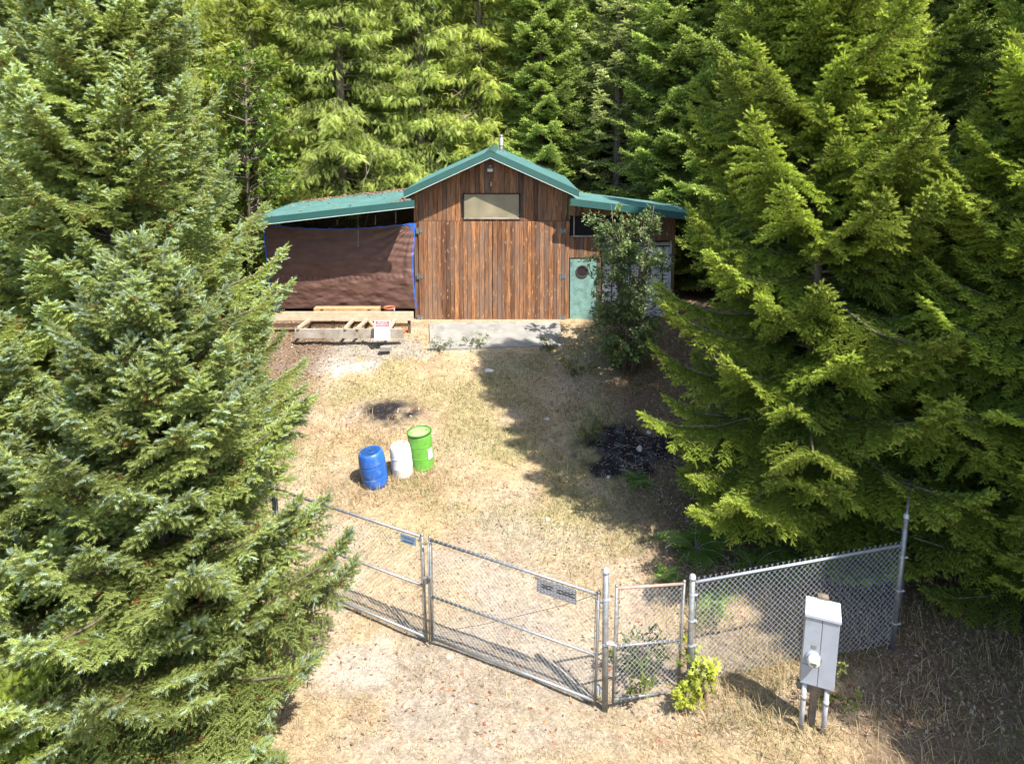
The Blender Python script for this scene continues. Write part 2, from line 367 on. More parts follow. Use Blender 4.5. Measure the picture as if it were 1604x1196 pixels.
def fir(seed, H, Rr, base=.3, ws=.40, nb=7, lat=.10, ds=.062, L=.115, r=.030, nn=18, wd=.27, top=50, low=2, up=38, droop=16, prof=.78,
        cin=((.030, .055, .018), (.075, .115, .035)), ctip=(.135, .19, .10), blue=(.20, .27, .22), bluef=.35, dead=.02, crown_name='crown', hang=.35, leader=True, flat=1.0, inner=.14, wood_r=.13):
    g = np.random.default_rng(seed); wood = MB()
    n = 14; hs = np.linspace(0, H, n)
    lean = np.cumsum(g.normal(0, .012, (n, 2)), 0)
    wood.tube([(lean[i, 0], lean[i, 1], hs[i] - .3 * (i == 0)) for i in range(n)], [wood_r * (1 - hs[i] / H) ** .8 + .012 for i in range(n)], 9)
    Ps, Ds, Ls, Ws, Cs = [], [], [], [], []
    def emit(P, D, l, w, tip, clump):
        Ps.append(P); Ds.append(D); Ls.append(l); Ws.append(w)
        k = len(P); q = g.random(k)[:, None]
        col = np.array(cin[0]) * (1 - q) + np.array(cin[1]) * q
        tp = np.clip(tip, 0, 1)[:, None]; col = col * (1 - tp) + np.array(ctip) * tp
        bl = (tip > .86)[:, None] * (g.random((k, 1)) < bluef); col = np.where(bl, np.array(blue) * (.8 + .4 * q), col)
        dd = (g.random((k, 1)) < dead) & (tp < .6); col = np.where(dd, np.array([.23, .115, .04]) * (.6 + .8 * q), col)
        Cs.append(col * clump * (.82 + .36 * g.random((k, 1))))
    h = base
    while h < H - .05:
        fr = (h - base) / (H - base)
        for b in range(nb if fr < .93 else 4):
            az = b * 2 * pi / nb + h * 3.1 + g.normal(0, .35); hh = h + g.uniform(-.12, .12)
            bl = Rr * (1 - fr) ** prof * g.uniform(.5, 1.18) * min(1, .72 + fr * 3) + .16
            if bl < .1: continue
            m = 12; s = np.linspace(0, 1, m)
            e0 = R(low + (top - low) * fr ** .8) + g.normal(0, .10)
            rel = min(1, bl / 2.2)
            el = e0 - R(droop) * np.sin(pi * np.minimum(1, s * 1.25)) * rel + R(up) * s ** 2.2 * rel
            azs = az + np.cumsum(g.normal(0, .03, m))
            T = np.stack([np.cos(el) * np.cos(azs), np.cos(el) * np.sin(azs), np.sin(el)], 1)
            Pb = np.concatenate([[[0, 0, 0]], np.cumsum(T[:-1] * bl / (m - 1), 0)]) + [np.interp(hh, hs, lean[:, 0]), np.interp(hh, hs, lean[:, 1]), min(hh, H)]
            wood.tube([Pb[i] for i in (0, 3, 6, 9, 11)], [.006 + .011 * bl * (1 - i / 11.) for i in (0, 3, 6, 9, 11)], 5, cap=False)
            clump = g.uniform(.7, 1.25)
            nl = max(3, int(bl * (1 - inner * .8) / lat)); sp = np.linspace(inner if bl > .8 else .1, .985, nl) + g.uniform(-.01, .01, nl); sp = np.clip(sp, .03, .99)
            for sd in (-1, 1):
                Pl = np.stack([np.interp(sp, s, Pb[:, j]) for j in range(3)], 1)
                Tl = unit(np.stack([np.interp(sp, s, T[:, j]) for j in range(3)], 1))
                _, S_, U_ = frames(Tl); ang = R(58) - R(18) * sp + g.normal(0, .1, nl)
                Dl = unit(Tl * np.cos(ang)[:, None] + sd * S_ * np.sin(ang)[:, None] + np.array([0, 0, 1.]) * g.normal(-.10, .10, (nl, 1)))
                ll = bl * .46 * (1 - sp) ** .85 * np.minimum(1, .42 + sp * 2.0) * g.uniform(.7, 1.15, nl) + L * .7
                ll = np.minimum(ll, .95)
                kk = 0
                while True:
                    t = kk * ds; msk = t < ll
                    if not msk.any(): break
                    a = t / ll[msk]; P0 = Pl[msk] + Dl[msk] * t; P0[:, 2] -= .30 * t * t * hang / .35
                    tip = np.clip(sp[msk] * .45 + a * .62, 0, 1)
                    Dm = Dl[msk].copy(); Dm[:, 2] -= .5 * t; Dm = unit(Dm); k = len(Dm)
                    _, s2, u2 = frames(Dm)
                    for s3 in (-1, 1):
                        an = R(50) + g.normal(0, .16, k)
                        D = unit(Dm * np.cos(an)[:, None] + s3 * s2 * np.sin(an)[:, None] * flat + np.array([0, 0, 1.]) * (g.normal(-hang * .5, .28, (k, 1))))
                        emit(P0 + g.normal(0, .008, (k, 3)), D, L * g.uniform(.65, 1.25, k), r * g.uniform(.85, 1.2, k), tip, clump)
                    kk += 1
                emit(Pl + Dl * (ll - L * .4)[:, None] - np.array([0, 0, 1.]) * (.3 * ll * ll)[:, None] * hang / .35, Dl, L * g.uniform(.9, 1.4, nl), r * np.ones(nl), np.clip(.6 + .45 * sp, 0, 1), clump)
            # main axis shoots
            nm = max(2, int(bl * .75 / (ds * .8))); sm = np.linspace(.35, 1, nm)
            Pm = np.stack([np.interp(sm, s, Pb[:, j]) for j in range(3)], 1); Tm = unit(np.stack([np.interp(sm, s, T[:, j]) for j in range(3)], 1))
            emit(Pm, unit(Tm + g.normal(0, .33, (nm, 3)) + [0, 0, .12]), L * g.uniform(.9, 1.4, nm), r * np.ones(nm) * 1.1, np.clip(sm * 1.0, 0, 1), clump)
            k = 4; emit(np.tile(Pb[-1], (k, 1)) - T[-1] * np.array([[.0], [.05], [.1], [.15]]) * (L / .085), unit(np.tile(T[-1], (k, 1)) + g.normal(0, .12, (k, 3))), np.ones(k) * L * 1.7, np.ones(k) * r, np.ones(k), clump)
        h += ws * (1 - .45 * fr) * g.uniform(.8, 1.2)
    if leader:
        k = 8; emit(np.stack([np.ones(k) * lean[-1, 0], np.ones(k) * lean[-1, 1], H - .35 + np.linspace(0, .5, k)], 1), unit(g.normal(0, .15, (k, 3)) + [0, 0, 1]), np.ones(k) * L * 1.5, np.ones(k) * r * 1.2, np.ones(k), 1)
    P = np.concatenate(Ps); D = np.concatenate(Ds); Lx = np.concatenate(Ls); Wx = np.concatenate(Ws); C = np.concatenate(Cs)
    Vs, Cc = [], []
    grp = g.integers(0, 3, len(P))
    for q in range(3):
        T = brush(nn, wd, g); mk = grp == q
        Vs.append(stamp(T, P[mk], D[mk], Lx[mk], Wx[mk], g.uniform(0, 6.28, mk.sum()))); Cc.append(np.repeat(C[mk], len(T), 0))
    V = np.concatenate(Vs); Cc = np.concatenate(Cc)
    me = npmesh(crown_name, V, 3, Cc); me.materials.append(M['needle'])
    print('fir', seed, 'shoots', len(P), 'tris', len(V) // 3); return me, wood
def cedar(seed, H, Rr, base=.8, ws=.30, nb=7, lat=.12, L=.30, W=.07, nn=12, cin=((.08, .13, .025), (.27, .34, .075)), ctip=(.48, .54, .14), bare=10):
    g = np.random.default_rng(seed); wood = MB(); Ps, Ds, Ls, Ws, Cs = [], [], [], [], []
    wood.tube([(0, 0, -.3), (0, 0, H * .5), (0, 0, H)], [.28, .17, .02], 9)
    h = base
    while h < H - .1:
        fr = (h - base) / (H - base)
        for b in range(nb):
            az = g.uniform(0, 2 * pi); bl = Rr * (1 - fr) ** .62 * g.uniform(.6, 1.12) + .25; m = 10; s = np.linspace(0, 1, m)
            el = R(28 * fr + 4) + g.normal(0, .1) - R(42) * np.sin(pi * s * .9) * min(1, bl / 2) + R(32) * s ** 3
            azs = az + np.cumsum(g.normal(0, .05, m)); T = np.stack([np.cos(el) * np.cos(azs), np.cos(el) * np.sin(azs), np.sin(el)], 1)
            Pb = np.concatenate([[[0, 0, 0]], np.cumsum(T[:-1] * bl / (m - 1), 0)]) + [0, 0, h + g.uniform(-.15, .15)]
            wood.tube([Pb[i] for i in (0, 3, 6, 9)], [.012 + .014 * (1 - i / 9.) for i in (0, 3, 6, 9)], 4, cap=False, col=(1.6, 1.5, 1.4))
            nl = max(3, int(bl * .8 / lat)); sp = np.linspace(.22, 1, nl); clump = g.uniform(.7, 1.2)
            for sd in (-1, 0, 1):
                Pl = np.stack([np.interp(sp, s, Pb[:, j]) for j in range(3)], 1); Tl = unit(np.stack([np.interp(sp, s, T[:, j]) for j in range(3)], 1)); _, S_, U_ = frames(Tl)
                ll = bl * .30 * (1 - sp) ** .8 * abs(sd) + .05
                for a in np.arange(0, 1.01, .34):
                    P0 = Pl + sd * S_ * (ll * a)[:, None] + Tl * (ll * a * .6)[:, None] - np.array([0, 0, 1.]) * (ll * a * a * .5)[:, None] + g.normal(0, .09, (nl, 3))
                    if sd == 0 and a > .1: break
                    D = unit(Tl * .5 + sd * S_ * .5 + np.array([0, 0, -.62]) + g.normal(0, .42, (nl, 3)))
                    q = g.random((nl, 1)); col = np.array(cin[0]) * (1 - q) + np.array(cin[1]) * q; tp = np.clip(sp[:, None] * .5 + a * .5, 0, 1) ** 1.5
                    col = (col * (1 - tp) + np.array(ctip) * tp) * clump * (.8 + .4 * g.random((nl, 1)))
                    Ps.append(P0); Ds.append(D); Ls.append(L * g.uniform(.6, 1.25, nl)); Ws.append(W * g.uniform(.8, 1.3, nl)); Cs.append(col)
        h += ws * g.uniform(.8, 1.2)
    for _ in range(bare):
        hh = g.uniform(base, H * .8); az = g.uniform(0, 6.28); rr = Rr * (1 - hh / H) ** .6
        p = np.array([0, 0, hh]); d = np.array([cos(az), sin(az), g.uniform(-.2, .35)]); pts = [p]
        for j in range(6): d = unit(d + g.normal(0, .22, 3)); pts.append(pts[-1] + d * rr * 1.02 / 6)
        wood.tube(pts, [.03, .026, .022, .018, .014, .01, .006], 4, cap=False, col=(3.2, 3.1, 3.0))
        for j in (3, 4, 5):
            d2 = unit(d + g.normal(0, .6, 3)); wood.tube([pts[j], pts[j] + d2 * .4, pts[j] + d2 * .7 + [0, 0, -.15]], [.012, .009, .004], 3, cap=False, col=(3.2, 3.1, 3.0))
    P = np.concatenate(Ps); D = np.concatenate(Ds); T = pinnate(nn, .048, 1.0)
    V = stamp(T, P, D, np.concatenate(Ls), np.concatenate(Ws), g.normal(0, .6, len(P))); C = np.repeat(np.concatenate(Cs), len(T), 0)
    me = npmesh('crown', V, 3, C); me.materials.append(M['needle']); print('cedar', len(P), len(V) // 3); return me, wood
LEAF = {}
def maple_T():
    tips = [(-1.15, .35), (-.75, .9), (0, 1.0), (.75, .9), (1.15, .35)]; T = []
    for a, l in [(-1.5, .5), (-.8, .8), (0, 1.0), (.8, .8), (1.5, .5)]:
        d = np.array([cos(a), sin(a), 0]); s = np.array([-sin(a), cos(a), 0]); b = np.array([.25, 0, 0])
        T += [b - s * .17, b + s * .17, b + d * l * .8 + [0, 0, -.12]]
    return np.array(T)
LEAF['maple'] = maple_T()
LEAF['lance'] = np.array([[0, 0, 0], [.45, .5, .08], [.5, 0, 0], [0, 0, 0], [.5, 0, 0], [.45, -.5, .08], [.45, .5, .08], [1, 0, -.1], [.5, 0, 0], [.5, 0, 0], [1, 0, -.1], [.45, -.5, .08]])
def broadleaf(seed, H, Rr, n_limb, per, kind, ls, lw, cin, ctip, base=.2, zlo=.05, wood_r=.05, spread=.35, rosette=6, stems=1, twigcol=(1, 1, 1)):
    g = np.random.default_rng(seed); wood = MB(); P, D, C = [], [], []
    for st in range(stems):
        sa = g.uniform(0, 6.28); sb = np.array([cos(sa), sin(sa), 0]) * (.12 * Rr if stems > 1 else 0); tl = np.array([cos(sa), sin(sa), 0]) * (Rr * .45 if stems > 1 else Rr * .05)
        Hs = H * (g.uniform(.72, 1.0) if st else 1)
        wood.tube([sb + [0, 0, -.2], sb + tl * .4 + [0, 0, Hs * .5], sb + tl * .94 + [0, 0, Hs * .93]], [wood_r, wood_r * .6, .006], 6, col=twigcol)
        for i in range(n_limb // stems):
            f = g.uniform(zlo, .97); az = g.uniform(0, 6.28); rad = Rr * (sin(pi * (.12 + .80 * f)) ** .7) * g.uniform(.55, 1.08)
            p0 = sb + tl * f + np.array([0, 0, Hs * f * .9]); d = np.array([cos(az), sin(az), g.uniform(.15, .8)]); d /= np.linalg.norm(d); pts = [p0]
            for j in range(5): d = unit(d + g.normal(0, .16, 3)); pts.append(pts[-1] + d * rad / 5)
            wood.tube(pts, [wood_r * .35, wood_r * .3, wood_r * .22, wood_r * .16, wood_r * .1, .004], 4, cap=False, col=twigcol)
            cl = g.uniform(.72, 1.2)
            for q in range(per):
                s = g.uniform(.25, 1.0) ** .7; j = min(4, int(s * 5)); pp = pts[j] + (pts[j + 1] - pts[j]) * (s * 5 - j) + g.normal(0, spread * rad * .32, 3); dd = unit(d + g.normal(0, .5, 3))
                for r_ in range(rosette):
                    P.append(pp + dd * g.uniform(0, ls * .8)); D.append(unit(dd * .8 + g.normal(0, .75, 3)))
                    a = g.random(); tp = s ** 2; col = (np.array(cin[0]) * (1 - a) + np.array(cin[1]) * a) * (1 - tp * .6) + np.array(ctip) * tp * .6; C.append(col * cl * g.uniform(.8, 1.2))
    P = np.array(P); D = np.array(D); T = LEAF[kind]; k = len(P)
    V = stamp(T, P, D, ls * g.uniform(.65, 1.2, k), lw * g.uniform(.8, 1.2, k), g.normal(0, .7, k))
    me = npmesh('crown', V, 3, np.repeat(np.array(C), len(T), 0)); me.materials.append(M['leaf']); print('broad', k, len(V) // 3); return me, wood
def plant(kit, name, label, cat, X_, Y_, rz=0, sc=1.0, group=None, wm='bark', sz=None, sink=0, tilt=(0, 0)):
    """kit: dict with mesh data of crown and trunk, shared by copies"""
    t = thing(name, label, cat, (X_, Y_, float(gz(X_, Y_)) - sink), (tilt[0], tilt[1], rz), group); t.scale = (sc, sc, sz or sc)
    o = bpy.data.objects.new('crown', kit[0]); link(o, t)
    if isinstance(kit[1], MB):
        w_ = kit[1].build('trunk', M[wm], t, smooth=True); kit[1] = w_.data
    else: link(bpy.data.objects.new('trunk', kit[1]), t)
    return t
#VEG
exec_trees = True
BLUEFIR = dict(cin=((.07, .10, .02), (.22, .26, .055)), ctip=(.36, .42, .14), blue=(.36, .45, .31), bluef=.5, dead=.07)
YELFIR = dict(cin=((.045, .09, .016), (.15, .215, .035)), ctip=(.36, .44, .07), blue=(.42, .48, .10), bluef=.4, dead=.015, prof=.52)
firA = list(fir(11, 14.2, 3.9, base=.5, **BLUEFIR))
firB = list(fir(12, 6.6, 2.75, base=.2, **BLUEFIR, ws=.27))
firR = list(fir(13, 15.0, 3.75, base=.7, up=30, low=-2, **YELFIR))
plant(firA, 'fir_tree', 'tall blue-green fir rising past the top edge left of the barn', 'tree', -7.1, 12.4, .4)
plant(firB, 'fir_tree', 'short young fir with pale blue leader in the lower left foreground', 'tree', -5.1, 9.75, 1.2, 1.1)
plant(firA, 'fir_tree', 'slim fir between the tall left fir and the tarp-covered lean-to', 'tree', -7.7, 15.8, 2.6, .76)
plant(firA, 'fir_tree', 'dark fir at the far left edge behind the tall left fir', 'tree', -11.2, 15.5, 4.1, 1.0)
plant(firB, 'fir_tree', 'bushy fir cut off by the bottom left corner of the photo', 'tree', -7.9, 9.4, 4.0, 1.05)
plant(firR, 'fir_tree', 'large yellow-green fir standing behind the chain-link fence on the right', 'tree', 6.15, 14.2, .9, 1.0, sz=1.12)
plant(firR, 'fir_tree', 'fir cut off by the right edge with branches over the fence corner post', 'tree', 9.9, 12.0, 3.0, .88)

plant(firR, 'fir_tree', 'fir outside the frame that shades the lower right corner', 'tree', 10.7, 6.7, 2.0, .95)
plant(firR, 'fir_tree', 'unseen fir outside the frame on the right, stretched tall to shade the right edge', 'tree', 14.6, 10.3, 1.0, 1.1, sz=1.9)  # unseen fir, height stretched so it shades the firs at the right edge
# background kits (the shaded fir behind the large right fir uses one of them)
BG = dict(ws=.42, nb=6, lat=.17, ds=.12, L=.21, r=.055, nn=8, wd=.42, inner=.2)
firM = list(fir(21, 19, 3.4, base=1.0, top=35, up=18, cin=((.05, .085, .022), (.18, .23, .07)), ctip=(.34, .40, .14), blue=(.38, .43, .16), bluef=.4, **BG, wood_r=.2))
firN = list(fir(22, 21, 3.8, base=1.2, top=30, up=12, droop=24, cin=((.05, .095, .02), (.15, .22, .045)), ctip=(.33, .42, .10), blue=(.38, .46, .12), bluef=.35, **BG, wood_r=.22))
firS = list(fir(23, 18, 2.7, base=2.5, top=30, up=25, droop=20, cin=((.07, .10, .03), (.22, .26, .09)), ctip=(.38, .42, .16), blue=(.42, .45, .2), bluef=.4, ws=.62, nb=5, lat=.2, ds=.13, L=.17, r=.045, nn=8, wd=.4, inner=.3, wood_r=.2))
cedA = list(cedar(31, 20, 3.6)); cedB = list(cedar(32, 18, 3.2, cin=((.09, .14, .022), (.30, .36, .07)), ctip=(.52, .56, .12)))
mapA = list(broadleaf(41, 13, 3.3, 90, 16, 'maple', .24, .24, ((.065, .14, .022), (.18, .27, .045)), (.38, .48, .09), zlo=.12, wood_r=.12, rosette=4))
plant(firN, 'fir_tree', 'fir coloured darker for its deep shade, behind the large yellow-green fir at the right edge', 'tree', 10.2, 18.4, 5.0, .98)  # dark kit chosen so the foliage colour carries the deep shade
G1 = 'cedars and firs of the wood behind the barn'
def bx(u, Y_): return (u - PU) / F * Y_
bgt = [
 (cedB, 'cedar_tree', 'golden-green cedar directly above the tarp-covered lean-to roof', 400, 30.0, .3, .95),
 (cedA, 'cedar_tree', 'tall cedar with fern-like drooping boughs left of the barn gable', 535, 30.5, 1.5, 1.05),
 (cedA, 'cedar_tree', 'cedar with pale bare limbs just left of the barn ridge', 660, 31.5, 3.3, 1.0),
 (cedB, 'cedar_tree', 'cedar standing directly behind the barn ridge and stovepipe', 752, 31.8, 5.0, 1.05),
 (firN, 'fir_tree', 'dark green conifer right behind the stovepipe', 845, 31.0, .4, .85),
 (firS, 'fir_tree', 'grey-green fir with visible pale trunk behind the right lean-to', 965, 30.2, 1.4, .95),
 (firN, 'fir_tree', 'dark conifer behind the right end of the right lean-to', 1065, 29.0, 2.4, .9),
 (firN, 'fir_tree', 'shaded conifer behind the madrone sapling on the right', 1165, 27.5, 3.4, 1.0),
 (firN, 'fir_tree', 'dark conifer behind the crown of the large right fir', 1300, 25.5, 4.4, 1.0),
 (firN, 'fir_tree', 'black-green conifer deep in the shade at upper right', 1455, 26.0, 5.4, 1.05),
 (firN, 'fir_tree', 'shadowed conifer at the upper right corner', 1610, 23.5, .9, 1.0),
 (cedB, 'cedar_tree', 'yellowish cedar half hidden behind the tall left firs', 290, 28.5, 2.0, 1.0),
 (cedA, 'cedar_tree', 'cedar hidden behind the upper left firs', 150, 28.0, 4.0, 1.05),
 (firM, 'fir_tree', 'background fir at the upper left corner', 10, 25.0, 3.0, 1.0),
]
for kit, nm, lb, u, Y_, rz, sc in bgt: plant(kit, nm, lb, 'tree', bx(u, Y_), Y_, rz, sc, wm='bark')
plant(mapA, 'maple_tree', 'bigleaf maple with pale lobed leaves above the left lean-to', 'tree', bx(385, 26.8), 26.8, 1, .80)
plant(mapA, 'maple_tree', 'bright leafy maple high above the right of the barn ridge', 'tree', bx(880, 34.5), 34.5, 2, 1.25)
plant(mapA, 'maple_tree', 'maple with sunlit leaf tiers right of the pale-trunked fir', 'tree', bx(1045, 33.0), 33.0, 3, 1.05)
kits = [cedA, firN, cedB, firM, firN]
i = 0
for row, (Y_, st) in enumerate(((36.5, 3.9), (42.5, 4.6), (50, 6.5))):
    xx = -Y_ * .80
    while xx < Y_ * .80:
        kt = kits[i % 5]
        if xx > 6: kt = firN if i % 2 else firM
        plant(kt, 'conifer', 'tall conifer among the rear rows of the wood behind the barn', 'tree', xx + rng.uniform(-.8, .8), Y_ + rng.uniform(-1.2, 1.2), rng.uniform(0, 6), rng.uniform(.95, 1.15), G1)
        xx += st; i += 1
for (xx, Y_, s_) in ((15, 16, 1), (17.5, 21, 1.05), (19, 27, 1), (14.5, 22.5, .95), (-15, 20, 1), (-16.5, 26, 1), (-14, 11, .8), (22, 33, 1), (-21, 32, 1)):
    plant(firN if xx > 0 else firM, 'conifer', 'conifer of the wood beside the yard, out of frame or hidden', 'tree', xx, Y_, xx, s_, 'conifers beside the yard')
#ENDVEG
# low broadleaf understory right behind the barn
under = list(broadleaf(51, 3.2, 1.7, 46, 14, 'lance', .13, .075, ((.03, .06, .015), (.07, .12, .025)), (.16, .24, .04), zlo=.1, rosette=5, stems=3, wood_r=.03))
for u, Y_, s_, lb in ((500, 29.6, 1.0, 'leafy shrub behind the left lean-to roof near the bare sapling'), (600, 29.8, 1.1, 'bright leafy shrub at the left foot of the barn roof'), (420, 29.5, 1.1, 'leafy shrub behind the far end of the left lean-to roof'),
                      (1010, 28.8, 1.0, 'dark shrub behind the right lean-to roof')):
    plant(under, 'shrub', lb, 'shrub', bx(u, Y_), Y_, u, s_)
# bare sapling behind left wing
g = np.random.default_rng(3); wb = MB(); b0 = at(567, 303, 28.9); b0[2] = 2.6
sap = thing('bare_sapling', 'leafless forked sapling standing behind the left lean-to roof', 'sapling', b0)
def grow(p, d, r, n, ln):
    pts = [p]
    for j in range(4): d = unit(d + g.normal(0, .14, 3)); pts.append(pts[-1] + d * ln / 4)
    wb.tube(pts, [r, r * .9, r * .8, r * .7, r * .6], 5, cap=False)
    if n:
        for q in (-1, 1): grow(pts[-1], unit(d + np.array([q * .6, g.normal(0, .3), .1])), r * .6, n - 1, ln * .55)
grow(np.zeros(3), np.array([0, 0, 1.]), .05, 0, 3.2); grow(np.array([0, 0, 3.2]), np.array([.15, 0, 1.]), .035, 3, 1.1); wb.build('trunk', M['paletwig'], sap, smooth=True)
# madrone-like shrub in front of the container
shrub = list(broadleaf(61, 5.5, 1.2, 140, 19, 'lance', .125, .052, ((.06, .10, .04), (.14, .19, .075)), (.26, .34, .13), zlo=.05, rosette=6, stems=5, wood_r=.035, spread=.3))
p = gp(985, 583); plant(shrub, 'shrub', 'tall evergreen shrub with upright shoots in front of the white container', 'shrub', p[0], p[1], 0.3)
shr2 = list(broadleaf(62, 6.6, 1.15, 60, 12, 'lance', .17, .05, ((.07, .12, .055), (.14, .20, .09)), (.32, .38, .22), zlo=.5, rosette=9, stems=2, wood_r=.05, spread=.22))
pm = (bx(1200, 19.8), 19.8)
plant(shr2, 'madrone_sapling', 'madrone sapling with red stems and narrow leaves left of the large right fir', 'tree', pm[0], pm[1], 2.0, 1.42, wm='redtwig', tilt=(0, -.13))
#BARN
def wb_(mb, name, mat, parent, smooth=False, bevel=0):
    """mesh written in world coordinates, parented to an unrotated thing or to one of its parts"""
    o = mb.build(name, mat, parent, smooth, bevel)
    if parent is not None and parent.parent is None: o.location = -parent.location
    return o
def textmesh(name, txt, size, mat, parent, M3, loc, extrude=.002, squash=1.0):
    cu = bpy.data.curves.new(name, 'FONT'); cu.body = txt; cu.size = size; cu.align_x = 'CENTER'; cu.align_y = 'CENTER'; cu.extrude = extrude; cu.space_line = .85
    o = bpy.data.objects.new('tmp_text', cu); COL.objects.link(o); dg = bpy.context.evaluated_depsgraph_get(); dg.update()
    me = bpy.data.meshes.new_from_object(o.evaluated_get(dg)); bpy.data.objects.remove(o)
    n = len(me.vertices); co = np.zeros(n * 3, np.float32); me.vertices.foreach_get('co', co); co = co.reshape(-1, 3); co[:, 0] *= squash
    co = co @ np.array(M3, np.float32).T + np.array(loc, np.float32); me.vertices.foreach_set('co', co.ravel()); me.update()
    me.materials.clear(); me.materials.append(mat); o = link(bpy.data.objects.new(name, me), parent); return o
FACE = np.array([[1, 0, 0], [0, 0, -1], [0, 1, 0]], float)     # text plane facing -Y
YW = 24.2; YR = 23.58
g = np.random.default_rng(99)
barn = thing('barn', 'cedar-plank barn with green metal gable roof, lean-to on both sides', 'barn', (-1.0, 27, 2.1))
def planks(mb, x0, x1, zb, zt, y, w=.165, th=.03, knots=.3, gap=.011, cuts=None):
    xx = x0
    while xx < x1 - .02:
        ww = min(w * g.uniform(.82, 1.15), x1 - xx)
        if x1 - xx - ww < .05: ww = x1 - xx
        a, b = xx + gap / 2, xx + ww - gap / 2; yy = y + g.uniform(-.006, .006)
        segs = [(None, None)]
        if cuts and b > cuts[0] and a < cuts[1]:
            segs = [(None, cuts[2]), (cuts[3], None)]
        col = (g.random(), np.clip(g.normal(.52, .30), 0, 1), 1.0 if g.random() < knots else 0.0)
        for lo, hi in segs:
            za, zb_ = (zb(a), zb(b)) if lo is None else (lo, lo); ta, tb = (zt(a), zt(b)) if hi is None else (hi, hi)
            if ta - za < .02: continue
            mb.hexa([(a, yy, za), (b, yy, zb_), (b, yy + th, zb_), (a, yy + th, za), (a, yy, ta), (b, yy, tb), (b, yy + th, tb), (a, yy + th, ta)], col)
        xx += ww
XL, XR = at(649, 400, YW)[0], at(892, 400, YW)[0]
ZB = at(770, 505, YW)[2]
pk = at(768, 237, YR); le = at(632, 300, YR); re_ = at(907, 299, YR)
le[2] = re_[2] = (le[2] + re_[2]) / 2
def roofz(x): return pk[2] - abs(x - pk[0]) * ((pk[2] - le[2]) / (pk[0] - le[0]) if x < pk[0] else (pk[2] - re_[2]) / (re_[0] - pk[0]))
ZD = at(770, 346, YW)[2]
wx0, wx1 = at(727, 320, YW)[0], at(813, 320, YW)[0]; wz0, wz1 = at(770, 341, YW)[2], at(770, 304, YW)[2]
m = MB(); planks(m, XL, XR, lambda x: ZD + .0, lambda x: roofz(x) - .22, YW, cuts=(wx0, wx1, wz0, wz1), knots=.05)
wb_(m, 'gable_wall', M['plank'], barn)
# two door leaves of knotty boards, standing proud
XM = (XL + XR) / 2 + .02
for a, b in ((XL + .16, XM - .008), (XM + .008, XR - .16)):
    m = MB(); planks(m, a, b, lambda x: ZB + .04, lambda x: ZD - .012, YW - .045, w=.15, knots=.85)
    d = wb_(m, 'barn_door', M['plank'], barn)
    hx = a + .05 if a < XM - 1 else b - .05
    for vv in (361, 432, 497):
        hz = at(770, vv, YW)[2]; hm = MB(); hm.box((hx - .10, YW - .055, hz), (.06, .012, .20)); hm.box((hx + .0, YW - .055, hz), (.13, .012, .06)); hm.box((hx + .04, YW - .06, hz + .05), (.10, .012, .03), rotm(ry=.6)); hm.box((hx + .04, YW - .06, hz - .05), (.10, .012, .03), rotm(ry=-.6)); hm.tube([(hx - .05, YW - .06, hz - .11), (hx - .05, YW - .06, hz + .11)], .014)
        wb_(hm, 'hinge', M['steel'], d)
for a, b in ((XL, XL + .155), (XR - .155, XR)):
    m = MB(); planks(m, a, b, lambda x: ZB, lambda x: ZD - .005, YW - .004, w=.155, knots=.3); wb_(m, 'corner_board', M['plank'], barn)
m = MB(); m.box(((XL + XR) / 2, 27.6, (ZB + 5.6) / 2), (XR - XL - .05, 6.6, 5.6 - ZB)); 
m.hexa([(XL + .05, YW + .05, 5.5), (XR - .05, YW + .05, 5.5), (XR - .05, 30.8, 5.5), (XL + .05, 30.8, 5.5), (pk[0] - .05, YW + .05, pk[2] - .35), (pk[0] + .05, YW + .05, pk[2] - .35), (pk[0] + .05, 30.8, pk[2] - .35), (pk[0] - .05, 30.8, pk[2] - .35)])
wb_(m, 'side_wall', M['darkwood'], barn)
# window
m = MB(); fw = .035
m.box(((wx0 + wx1) / 2, YW - .01, wz1 + fw / 2), (wx1 - wx0 + 2 * fw, .05, fw)); m.box((wx0 - fw / 2, YW - .01, (wz0 + wz1) / 2), (fw, .05, wz1 - wz0)); m.box((wx1 + fw / 2, YW - .01, (wz0 + wz1) / 2), (fw, .05, wz1 - wz0))
wn = wb_(m, 'window', M['black'], barn)
m = MB(); m.box(((wx0 + wx1) / 2, YW - .02, wz0 - .02), (wx1 - wx0 + .02, .06, .045)); wb_(m, 'sill', M['lumber_grey'], wn)
m = MB(); m.box(((wx0 + wx1) / 2, YW + .02, (wz0 + wz1) / 2), (wx1 - wx0 - .004, .012, wz1 - wz0 - .004)); wb_(m, 'pane', M['pane'], wn)
